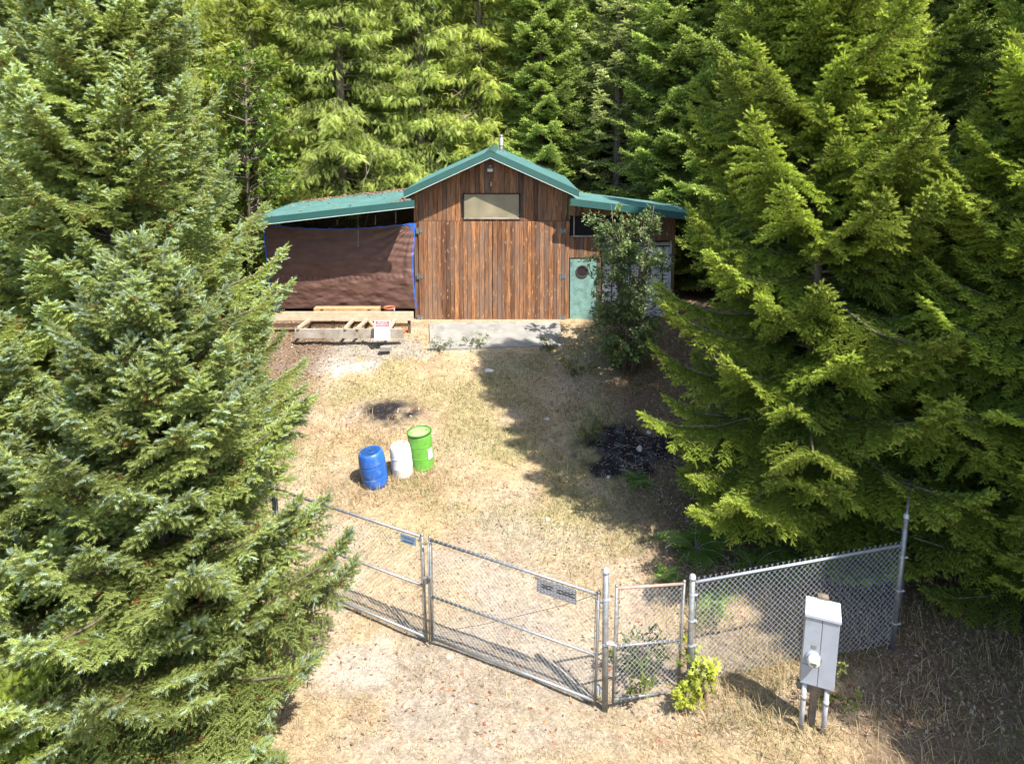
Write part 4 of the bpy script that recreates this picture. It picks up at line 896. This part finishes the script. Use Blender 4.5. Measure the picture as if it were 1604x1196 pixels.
m = MB(); q = px3(671, 909, Yc - .10); m.box(q, (.05, .025, .05)); m.tube([q + [-.016, 0, .02], q + [-.016, 0, .06], q + [.016, 0, .06], q + [.016, 0, .02]], .006, 6); wb_(m, 'padlock', M['dark'] if 'dark' in M else M['rustframe'], lt)
# brace cable across right leaf
# signs
Sc, Sd = px3(624, 833, Yc + .28), px3(649, 852, Yc + .06)
def signplate(name, label, c, d, hgt, matp, texts, ink, size):
    c, d = np.array(c), np.array(d); ax = unit(d - c); t = thing(name, label, 'sign', (c + d) / 2); W2 = np.linalg.norm(d - c); m = MB(); nn = unit(np.cross(ax, [0, 0, 1.])); up = np.array([0, 0, 1.])
    if nn[1] > 0: nn = -nn
    o_ = nn * .035; P = [(-ax * W2 / 2 + up * zz + nn * kk + o_) for zz in (-hgt / 2, hgt / 2) for kk in (0, 0)]
    def pt(a, z_, k_): return ax * a + up * z_ + nn * k_ + o_
    h = W2 / 2; m.hexa([pt(-h, -hgt / 2, .004), pt(h, -hgt / 2, .004), pt(h, -hgt / 2, 0), pt(-h, -hgt / 2, 0), pt(-h, hgt / 2, .004), pt(h, hgt / 2, .004), pt(h, hgt / 2, 0), pt(-h, hgt / 2, 0)])
    m.build('plate', matp, t)
    Mx = np.stack([ax, up, nn], 1)
    for tx, sz, dz, sq in texts: textmesh('lettering', tx, sz, ink, t, Mx, o_ + nn * .006 + up * dz, squash=sq, extrude=.001)
    return t, ax, up, nn, o_, W2
# top-rail direction for the left leaf sign
sgn_c = Ct + dv * .42 + [0, 0, -.13]; sgn_d = Ct + dv * .10 + [0, 0, -.13]
signplate('gate_sign', 'small blue-grey fence company plate near the centre of the driveway gate', sgn_c, sgn_d, .155, M['blue_plate'], [('V', .12, .01, 1.0)], M['blue_ink'], .1)
t = bpy.data.objects['gate_sign']
ax = unit(sgn_d - sgn_c); nn = unit(np.cross(ax, [0, 0, 1.])); nn = -nn if nn[1] > 0 else nn; Mx = np.stack([ax, np.array([0, 0, 1.]), nn], 1)
for c in t.children:
    if c.name.startswith('lettering'): bpy.data.objects.remove(c)
textmesh('lettering', 'VIKING', .078, M['blue_ink'], t, Mx, nn * .041 + [0, 0, .025], squash=1.05, extrude=.001)
m = MB(); m.box((0, 0, 0), (.22, .002, .018)); o = m.build('phone_line', M['blue_ink'], t); o.rotation_euler = (0, 0, math.atan2(ax[1], ax[0])); o.location = tuple(nn * .042 + [0, 0, -.04])
# diamond plate sign on right leaf
A0, A1 = px3(673, 842, Yc), px3(938, 928, Yh); axr = unit(A1 - A0); LnR = np.linalg.norm(A1 - A0)
c_, d_ = A0 + axr * LnR * .665 + [0, 0, -.17], A0 + axr * LnR * .885 + [0, 0, -.17]
tt, ax, up, nn, o_, W2 = signplate('gate_sign', 'dull metal plate with worn black marks wired to the right gate leaf', c_, d_, .24, M['diamond'], [], M['black_ink'], .1)
m = MB(); gg = np.random.default_rng(4)
for (a0, a1) in ((-.38, -.12), (.02, .42)):
    for row in range(2):
        x_ = a0 * W2
        while x_ < a1 * W2:
            l = gg.uniform(.02, .05)
            q = ax * (x_ + l / 2) + up * (.03 - row * .04 + gg.uniform(-.008, .008)) + nn * .006 + o_; m.box(q, (l, .004, .016), rotm(rz=math.atan2(ax[1], ax[0])) @ rotm(ry=gg.uniform(-.7, .7)))
            x_ += l * .9
m.build('worn_marks', M['black_ink'], tt)
m = MB(); 
for i_ in range(12):
    for j_ in range(5):
        q = ax * ((i_ - 5.5) / 12 * W2 * .96) + up * ((j_ - 2) * .046 + (.02 if i_ % 2 else 0) - .01) + nn * .005 + o_; m.box(q, (.030, .003, .010), rotm(rz=math.atan2(ax[1], ax[0])) @ rotm(ry=.7 if (i_ + j_) % 2 else -.7))
m.build('raised_pattern', M['wire'], tt)
m = MB(); m.tube([px3(934, 931, Yh - .02), px3(880, 948, (Yh * .8 + Yc * .2)), px3(760, 977, Yh * .3 + Yc * .7), px3(706, 986, Yc * .95 + Yh * .05)], .004, 5); cbl = thing('brace_cable', 'thin dark cable sagging diagonally behind the right gate leaf', 'cable', px3(706, 986, Yc)); wb_(m, 'strand', M['darkwire'], cbl)
# posts
def post(label, ub, vb, ut, vt, r, Y_=None, name='fence_post', bands=()):
    Y_ = Y_ or gp(ub, vb)[1]; a, b = px3(ub, vb, Y_), px3(ut, vt, Y_); t = thing(name, label, 'post', (a[0], a[1], a[2]))
    m = MB(); m.tube([a - [0, 0, .15], b], r, 18); wb_(m, 'pole', M['steel'], t, smooth=True)
    m = MB(); m.tube([b - [0, 0, .04], b + [0, 0, .01]], r * 1.14, 18); m.ball(b + [0, 0, .012], r * 1.12, .75); wb_(m, 'cap', M['wire'], t, smooth=True)
    for f in bands:
        c = a * (1 - f) + b * f; m = MB(); m.tube([c - [0, 0, .013], c + [0, 0, .013]], r * 1.12, 16); m.box(c + [.05 * (1 if ub > 900 else -1), -.02, 0], (.07, .02, .03)); wb_(m, 'band', M['wire'], t)
    return Y_, a, b
YP = gp(948, 1112)[1]
post('tall capped steel post between the driveway gate and the walk gate', 947.5, 1110, 949, 893, .047, YP, bands=(.30 * 1.6, .8))
Yw1 = gp(1079, 1078)[1]; post('steel post between the walk gate and the right fence panel', 1079, 1078, 1085, 903, .045, Yw1, bands=(.15, .4, .62, .85))
Yk = gp(1398, 1016)[1]; YkA = Yk
post('tall corner post of the fence at the edge of the shade', 1397, 1016, 1420, 808, .04, Yk, bands=(.2, .45, .7))
lp_ = Lb2 + dv * .1; tpp = thing('fence_post', 'steel post at the far left end of the driveway gate inside the fir', 'post', (lp_[0], lp_[1], lp_[2]))
m = MB(); m.tube([lp_ - [0, 0, .2], lp_ + [0, 0, 2.0]], .045, 16); wb_(m, 'pole', M['steel'], tpp, smooth=True)
# hinges between post and leaf
for v in (946, 1080): m = MB(); m.tube([px3(937, v - 4, Yh), px3(948, v, YP)], .016, 8); m.tube([px3(937, v - 7, Yh), px3(937, v + 7, Yh)], .032, 10); wb_(m, 'hinge', M['wire'], RL)
# walk gate
Ya = YP - .02; Yb = Yw1 + .02
leaf('walk_gate', 'narrow walk gate with a rusty pink top rail beside the tall post', px3(960, 1100, Ya), px3(966, 918, Ya), px3(1062, 1087, Yb), px3(1072, 911, Yb), .49, None, r=.021)
hg = thing('gate_latch', 'steel latch between the tall post and the walk gate', 'latch', px3(955, 1007, Ya)); m = MB(); m.box(px3(956, 1008, Ya - .03), (.12, .04, .04)); m.tube([px3(950, 1008, Ya - .05), px3(964, 1010, Ya - .05)], .012, 8); wb_(m, 'fork', M['wire'], hg)
# right fence panel
f0b, f0t = px3(1083, 1066, Yw1), px3(1090, 908, Yw1); f1b, f1t = px3(1396, 1008, Yk), px3(1412, 851, Yk)
fp_ = thing('chain_link_fence', 'sunlit chain-link fence panel between walk gate and corner post', 'fence', f0b)
wb_(chain(f0b, f1b, f1t, f0t, knuckle=.045, r=.0027, pitch=.095), 'wire_mesh', M['wire'], fp_)
m = MB(); m.tube([f0t - [0, 0, .03], f1t - [0, 0, .03]], .021, 12); wb_(m, 'top_rail', M['wire'], fp_, smooth=True)
m = MB(); m.tube([f0b + [.03, -.01, 0], f0t + [.03, -.01, 0]], .006, 6); wb_(m, 'tension_bar', M['steel'], fp_)
k1b = px3(1397, 1016, Yk); k1t = px3(1420, 812, Yk); k2b = np.array([k1b[0] + 1.15, k1b[1] + 1.7, float(gz(k1b[0] + 1.15, k1b[1] + 1.7))]); k2t = k2b + [0, 0, k1t[2] - k1b[2] + .1]
fq = thing('chain_link_fence', 'shaded chain-link fence panel running back from the corner post', 'fence', k1b)
wb_(chain(k1b, k2b, k2t, k1t, r=.0018), 'wire_mesh', M['tie_shadewire'], fq); m = MB(); m.tube([k1t, k2t], .021, 12); wb_(m, 'top_rail', M['steel'], fq, smooth=True)  # darker wire colour puts the shade into this panel's mesh
# ------------------------------------------------------------------ meter pedestal
mb_ = gp(1272, 1142); mt = thing('meter_pedestal', 'grey enamel electric meter cabinet on two conduits in dry grass', 'meter cabinet', mb_, (R(-1), R(2.2), R(-19)))
bw, bd, z0, z1 = .455, .17, .74, 1.80
m = MB(); m.box((-bw / 4 - .001, 0, (z0 + z1) / 2), (bw / 2 - .004, bd, z1 - z0)); m.box((bw / 4 + .001, 0, (z0 + z1) / 2), (bw / 2 - .004, bd, z1 - z0)); m.box((0, .01, (z0 + z1) / 2), (bw - .02, bd - .04, z1 - z0 - .02))
cb_ = m.build('cabinet', M['meter_paint'], mt, bevel=.006)
m = MB(); e = .012; m.hexa([(-bw / 2 - e, -bd / 2 - e - .01, z1 - .03), (bw / 2 + e, -bd / 2 - e - .01, z1 - .03), (bw / 2 + e, bd / 2, z1 - .03), (-bw / 2 - e, bd / 2, z1 - .03), (-bw / 2 - e, -bd / 2 - e - .01, z1 + .012), (bw / 2 + e, -bd / 2 - e - .01, z1 + .012), (bw / 2 + e - .01, bd / 2, z1 + .17), (-bw / 2 - e + .01, bd / 2, z1 + .17)]); m.build('hood', M['hood_paint'], mt, bevel=.004)
m = MB(); mz = 1.17; mx = -.085; Rf = rotm(rx=pi / 2)
m.lathe([(.10, 0), (.10, .03), (.088, .035)], (mx, -bd / 2, mz), 28, rot=Rf); ms = m.build('meter_socket', M['hood_paint'], mt)
m = MB(); m.lathe([(.086, 0), (.086, .06), (.078, .09), (.055, .11), (.01, .118)], (mx, -bd / 2 - .03, mz), 28, rot=Rf); m.build('meter_dome', M['glass_white'], ms, smooth=True)
m = MB(); m.box((mx + .0, -bd / 2 - .145, mz), (.075, .012, .03)); m.box((mx + .01, -bd / 2 - .143, mz - .035), (.03, .01, .02)); m.build('display', simple('dark_display', (.10, .11, .09), .3), ms)
m = MB(); m.box((-bw / 4, -bd / 2 - .004, mz - .125), (bw / 2 - .02, .006, .006)); m.build('panel_seam', M['steel'], cb_)
m = MB(); m.box((mx, -bd / 2 - .004, mz + .16), (.07, .004, .05)); m.build('number_tag', M['steel'], cb_)
m = MB(); m.box((.02, -bd / 2 - .012, z0 + .42), (.02, .02, .05)); m.build('hasp', M['steel'], cb_)
for cx in (-.155, .145):
    m = MB(); m.tube([(cx, -.02, -.1), (cx, -.02, z0 + .01)], .036, 14); m.tube([(cx, -.02, .46), (cx, -.02, .52)], .043, 14); m.build('conduit', M['conduit'], mt, smooth=True)
m = MB(); m.box((0, .12, 1.38), (.15, .09, 1.26)); m.box((-.005, .12, .34), (.095, .09, .9)); m.build('support_post', M['old_wood'], mt, bevel=.005)
m = MB(); m.box((-.03, .06, .60), (.44, .05, .12)); m.build('crosspiece', M['old_wood'], mt, bevel=.005)
# ------------------------------------------------------------------ ferns, saplings, weeds
g = np.random.default_rng(71)
def fern(seed, n=11, Lf=.62):
    g = np.random.default_rng(seed); T = pinnate(26, .022, 1.0); Vs, Cs = [], []; wd = MB()
    P, D, L_, W_, Cc = [], [], [], [], []
    for i in range(int(n * 1.7)):
        az = g.uniform(0, 6.28); e = g.uniform(.5, 1.15); l = Lf * g.uniform(.7, 1.15); p = np.zeros(3); d = np.array([cos(az) * cos(e), sin(az) * cos(e), sin(e)]); q = g.random(); col = np.array([.10, .20, .03]) * (1 - q) + np.array([.20, .32, .05]) * q
        pts = [p]
        for j in range(12):
            d = unit(d + np.array([0, 0, -.13])); p2 = p + d * l / 12; s = unit(np.cross(d, [0, 0, 1.]))
            if j > 1:
                w_ = l * .30 * (1 - (j / 12.5)) ** .8
                for sd in (-1, 1): P.append(p2); D.append(unit(s * sd + d * .35 + [0, 0, -.12])); L_.append(w_); W_.append(w_ * .30); Cc.append(col * g.uniform(.8, 1.2))
            p = p2; pts.append(p)
        wd.tube(pts[::3] + [pts[-1]], .004, 4, cap=False)
    T = pinnate(14, .06, 1.0); V = stamp(T, np.array(P), np.array(D), np.array(L_), np.array(W_) * 1.0)
    me = npmesh('fronds', V, 3, np.repeat(np.array(Cc), len(T), 0)); me.materials.append(M['leaf']); return me, wd
fk = [list(fern(1, 13, .7)), list(fern(2, 10, .6))]
GF = 'ferns under the large right fir'
def putfern(i, kit, u, v, sc, lb):
    p = gp(u, v); t = thing('fern', lb, 'fern', p, (0, 0, i * 1.3), GF); t.scale = (sc,) * 3; link(bpy.data.objects.new('fronds', kit[0]), t)
    if isinstance(kit[1], MB): kit[1] = kit[1].build('stems', M['paletwig'], t).data
    else: link(bpy.data.objects.new('stems', kit[1]), t)
for i, (u, v, sc, lb) in enumerate([(1088, 862, 1.35, 'wide fern left of the others under the large right fir'), (1118, 850, 1.15, 'fern touching the widest fern on its right'), (1168, 842, 1.15, 'fern in the middle of the shaded bank under the fir'),
        (1222, 862, 1.2, 'upright fern just above the fence rail near the fir trunk'), (1180, 893, 1.0, 'fern lit at its tips right behind the fence rail'), (1045, 905, .85, 'small bright fern left of the walk gate hinge post'), (1000, 757, .8, 'single small fern at the edge of the black burn patch'),
        (1120, 945, .9, 'yellow-green fern right behind the left end of the fence panel'), (1232, 905, .9, 'fern seen through the upper middle of the fence panel'), (1145, 925, .8, 'small fern seen through the fence mesh near its left end'), (1280, 800, 1.1, 'fern deep in shade by the trunk of the large right fir')]): putfern(i, fk[i % 2], u, v, sc, lb)
YEL = ((.20, .25, .03), (.33, .36, .04))
ms1 = list(broadleaf(81, .85, .42, 12, 9, 'maple', .17, .17, YEL, (.42, .44, .06), zlo=.25, rosette=2, stems=2, wood_r=.012, spread=.5)); p = gp(1108, 1092); plant(ms1, 'maple_sapling', 'yellow-green maple sapling in front of the fence next to the walk gate', 'sapling', p[0], p[1], .5, .72)
p = gp(1068, 1108); plant(ms1, 'maple_sapling', 'smaller yellow maple sapling below the walk gate hinge', 'sapling', p[0], p[1], 2.5, .5)
wk = list(broadleaf(83, .55, .5, 14, 9, 'lance', .075, .035, ((.06, .09, .02), (.12, .15, .03)), (.2, .24, .05), zlo=.1, rosette=4, stems=3, wood_r=.008, spread=.5))
GWD = 'low green weeds'
for u, v, sc, lb in ((1010, 1078, 1.2, 'low green weed behind the lower half of the walk gate'), (990, 1050, .9, 'small green weed left in view through the walk gate'), (1110, 985, .8, 'pale green weed behind the fence next to the walk gate post'), (745, 545, .8, 'low green weed along the lower edge of the concrete apron'), (692, 549, .7, 'low green weed at the left corner of the concrete apron'),
                     (860, 552, .8, 'low green weed at the right corner of the concrete apron'), (905, 590, 1.0, 'green weed at the edge of the shade below the apron'), (1300, 1105, .8, 'green weed at the right foot of the meter cabinet'), (925, 690, 1.0, 'green weed left of the large burn patch')):
    p = gp(u, v); plant(wk, 'weed', lb, 'plant', p[0], p[1], u, sc, GWD)
yc_ = list(cedar(85, 2.6, 1.2, base=.2, ws=.16, nb=7, lat=.07, L=.15, W=.05, nn=12, cin=((.10, .15, .02), (.18, .24, .03)), ctip=(.28, .34, .05), bare=0)); plant(yc_, 'young_cedar', 'bright yellow-green young cedar at the bottom left corner', 'tree', -6.5, 8.45, 0, .8)
# ------------------------------------------------------------------ grass, leaf litter, stones: what nobody could count
def scatter(n, x0, x1, y0, y1, dens, seed):
    g = np.random.default_rng(seed); X_ = g.uniform(x0, x1, n); Y_ = g.uniform(y0, y1, n); k = g.random(n) < dens(X_, Y_); return X_[k], Y_[k], g
def noslab(x, y): return ~((x > P_[3][0] - .02) & (x < P_[2][0] + .02) & (y > 21.7)) & (y < 23.9)
def blades(name, x, y, g, h0, h1, w, colA, colB, label, cat, lean=.6, mat='straw'):
    n = len(x); z = gz(x, y) - .01; hh = g.uniform(h0, h1, n); az = g.uniform(0, 6.28, n); ln = g.uniform(.1, lean, n); d = np.stack([np.cos(az) * ln, np.sin(az) * ln, np.ones(n)], 1); d = unit(d)
    P = np.stack([x, y, z], 1); s = np.stack([-np.sin(az + g.normal(0, .8, n)), np.cos(az), np.zeros(n)], 1); s = unit(s) * w * .5
    mid = P + d * (hh * .55)[:, None]; d2 = unit(d + np.stack([np.cos(az) * .8 * ln, np.sin(az) * .8 * ln, -.3 * ln], 1)); tip = mid + d2 * (hh * .5)[:, None]
    V = np.stack([P - s, P + s, mid + s * .8, P - s, mid + s * .8, mid - s * .8, mid - s * .8, mid + s * .8, tip], 1).reshape(-1, 3)
    q = g.random((n, 1)); col = (np.array(colA) * (1 - q) + np.array(colB) * q) * g.uniform(.8, 1.2, (n, 1)); me = npmesh(name, V, 3, np.repeat(col, 9, 0)); me.materials.append(M[mat]); tag(link(bpy.data.objects.new(name, me)), label, cat, kind='stuff'); print(name, n)
def treed(x, y): return np.clip((x - 3.0) / 1.2, 0, 1) * (y > 12.8) + (x < -5.2)
def dn_short(x, y): k = groundmasks(x, y); return np.clip((fbm(x, y, 1.3, 61, 4) - .34) * 2.6, .06, 1) * (1 - k['char']) * (1 - k['gravel'] * .85) * (1 - k['pale'] * .9) * noslab(x, y) * (1 - .75 * treed(x, y)) * (1 - .6 * groundmasks(x, y)['litter'])
x, y, g = scatter(240000, -7, 10, 8.2, 23.9, dn_short, 5); blades('dry_grass', x, y, g, .04, .13, .0075, (.33, .25, .14), (.50, .41, .25), 'short straw-coloured dry grass over the yard', 'grass', 1.6)
def dn_tall(x, y):
    r = np.clip((x - 2.2) / 1.2, 0, 1) * (y < 13.2) * 1.25 * (1 - .72 * groundmasks(x, y)['litter']); c1 = gp(600, 765); c2 = gp(660, 740); c3 = gp(600, 690)
    b = np.exp(-(((x - c1[0]) / 1.3) ** 2 + ((y - c1[1]) / .55) ** 2)) + np.exp(-(((x - c2[0]) / .9) ** 2 + ((y - c2[1] + .2) / .4) ** 2)) + .7 * np.exp(-(((x - c3[0]) / 1.6) ** 2 + ((y - c3[1]) / .6) ** 2))
    k = groundmasks(x, y); cl = np.clip((fbm(x, y, 2.3, 66, 4) - .42) * 4, 0, 1)
    return (r * (.25 + .75 * cl) + b * .55 + .10 * cl * (y > 14)) * (1 - k['char']) * (1 - k['pale']) * noslab(x, y) * .8
x, y, g = scatter(150000, -7, 10, 8.2, 23.9, dn_tall, 6); blades('tall_dry_grass', x, y, g, .14, .42, .009, (.32, .22, .11), (.52, .41, .23), 'taller dry golden grass by the barrels, fence and meter cabinet', 'grass', 1.7)
def dn_green(x, y):
    k = groundmasks(x, y); r = .8 * np.clip((x - 2.3) / 1, 0, 1) * (y < 13) * np.clip((fbm(x, y, 1.6, 91) - .44) * 5, 0, 1); s = np.clip((x - .3) / 1, 0, 1) * np.clip((fbm(x, y, 1.2, 93) - .42) * 5, 0, 1) * (y > 12.5) * .7
    return (k['green'] * .5 + r + s) * (1 - k['char']) * noslab(x, y) * (1 - .4 * treed(x, y))
x, y, g = scatter(110000, -6, 10, 8.2, 23.9, dn_green, 7); blades('green_grass', x, y, g, .05, .20, .009, (.10, .13, .035), (.22, .24, .08), 'sparse green grass and clover in patches over the yard', 'grass', 1.1)
def flecks(name, x, y, g, s0, s1, cols, label, cat, mat='litter', up=.012, asp=.6, tilt=.5):
    n = len(x); z = gz(x, y) + up; s = g.uniform(s0, s1, n)[:, None]; az = g.uniform(0, 6.28, n); a = np.stack([np.cos(az), np.sin(az), g.normal(0, tilt, n)], 1); b = np.stack([-np.sin(az), np.cos(az), g.normal(0, tilt, n)], 1) * asp
    P = np.stack([x, y, z], 1); V = np.stack([P - a * s, P - b * s, P + a * s, P - a * s, P + a * s, P + b * s], 1).reshape(-1, 3); V[:, 2] = np.maximum(V[:, 2], np.repeat(z, 6) - .008)
    C = np.array(cols)[g.integers(0, len(cols), n)] * g.uniform(.7, 1.3, (n, 1)); me = npmesh(name, V, 3, np.repeat(C, 6, 0)); me.materials.append(M[mat]); tag(link(bpy.data.objects.new(name, me)), label, cat, kind='stuff')
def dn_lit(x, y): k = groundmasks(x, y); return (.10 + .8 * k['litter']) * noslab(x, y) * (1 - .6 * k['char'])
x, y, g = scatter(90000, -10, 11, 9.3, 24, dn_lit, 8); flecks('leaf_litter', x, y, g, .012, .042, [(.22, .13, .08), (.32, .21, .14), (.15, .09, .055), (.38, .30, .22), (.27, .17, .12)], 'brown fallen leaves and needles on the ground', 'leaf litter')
x, y, g = scatter(3000, -6, 6, 9.3, 23, lambda x, y: np.clip((fbm(x, y, .9, 5) - .3) * 2, .2, 1) * noslab(x, y), 18); flecks('orange_leaves', x, y, g, .015, .04, [(.38, .14, .06), (.30, .09, .05), (.42, .22, .09)], 'scattered orange and red dead leaves on the drive', 'leaf litter')
def dn_grav(x, y): k = groundmasks(x, y); return np.clip(.13 + k['gravel'] + k['pale'] * .6 + k['char'] * .04, 0, 1) * noslab(x, y)
x, y, g = scatter(75000, -6, 7, 9.3, 23.9, dn_grav, 9)
oc = np.array([[1, 0, 0], [0, 1, 0], [0, 0, .7], [0, 1, 0], [-1, 0, 0], [0, 0, .7], [-1, 0, 0], [0, -1, 0], [0, 0, .7], [0, -1, 0], [1, 0, 0], [0, 0, .7]], float)
n = len(x); V = stamp(oc, np.stack([x, y, gz(x, y) - .001], 1), np.stack([np.cos(x * 99), np.sin(x * 99), 0 * x], 1), g.uniform(.006, .02, n), g.uniform(.005, .016, n)); cc = np.array([(.33, .29, .25), (.24, .21, .19), (.42, .38, .33), (.15, .12, .10)])[g.integers(0, 4, n)] * g.uniform(.8, 1.2, (n, 1))
me = npmesh('gravel', V, 3, np.repeat(cc, 12, 0)); me.materials.append(M['litter']); tag(link(bpy.data.objects.new('gravel', me)), 'fine grey gravel over the drive', 'gravel', kind='stuff')
# twigs
tw = MB(); g = np.random.default_rng(44)
for _ in range(420):
    if g.random() < .08: c = gp(985, 715); x_, y_ = c[0] + g.normal(0, .8), c[1] + g.normal(0, .7)
    else: x_, y_ = g.uniform(2.4, 8), g.uniform(12.8, 18)
    az = g.uniform(0, 6.28); l = g.uniform(.06, .4); z_ = float(gz(x_, y_)) + .012; tw.tube([(x_, y_, z_), (x_ + cos(az) * l / 2, y_ + sin(az) * l / 2, z_ + g.uniform(0, .03)), (x_ + cos(az + .2) * l, y_ + sin(az + .2) * l, z_)], [.007, .006, .003], 4, cap=False)
tag(tw.build('fallen_twigs', M['paletwig'], None), 'small dead twigs strewn in the shade and the burn patch', 'twigs', kind='stuff')
# needle litter on the lean-to roof and behind the gable
x, y, g = scatter(15000, r0[0] + .1, XL - .05, YL + .1, YLB, lambda x, y: np.clip((y - (YLB - 1.1)) / .8 + (fbm(x, y, 1.5, 4) - .5) * 2.2, 0, 1) + np.clip((x - XL + .5) * 3, 0, 1) * .8 + .015, 12)
n = len(x); z = lz(x) + .012; az = g.uniform(0, 6.28, n); s = g.uniform(.02, .06, n)[:, None]; P = np.stack([x, y, z + g.uniform(0, .03, n)], 1); a = np.stack([np.cos(az), np.sin(az), g.normal(0, .2, n)], 1) * s; b = np.stack([-np.sin(az), np.cos(az), g.normal(0, .3, n)], 1) * s * .5
V = np.stack([P - a, P - b, P + a, P - a, P + a, P + b], 1).reshape(-1, 3); cc = np.array([(.26, .15, .10), (.38, .25, .17), (.18, .10, .07)])[g.integers(0, 3, n)]
me = npmesh('roof_litter', V, 3, np.repeat(cc, 6, 0)); me.materials.append(M['litter']); tag(link(bpy.data.objects.new('roof_litter', me)), 'brown needle litter on the left lean-to roof', 'needle litter', kind='stuff')
# stones one can tell apart
for u, v, s_, lb, lift in ((1002, 704, .08, 'pale upright stone at the upper edge of the large burn patch', 1.5), (953, 747, .05, 'tiny white stone at the lower left of the large burn patch', .8), (1016, 677, .07, 'pale stone above the large burn patch', .7), (857, 656, .07, 'white stone at the edge of the shade right of the yard', .5), (765, 580, .16, 'flat white stone in the grass below the concrete apron', .3), (703, 1028, .05, 'small white stone below the middle of the driveway gate', .6), (858, 812, .06, 'pale stone on the drive between barrels and walk gate', .4)):
    p = gp(u, v); g = np.random.default_rng(int(u)); m = MB(); pr = [(max(1e-3, s_ * sin(a)), -s_ * lift * cos(a)) for a in np.linspace(0, pi, 7)]; m.lathe(pr, n=9); m.v = [tuple(np.array(q) * (1 + g.uniform(-.18, .18))) for q in m.v]
    o = m.build('stone', simple('pale_stone', (.62, .60, .55), .8) if 'pale_stone' not in bpy.data.materials else bpy.data.materials['pale_stone'], None); o.location = p; tag(o, lb, 'stone')
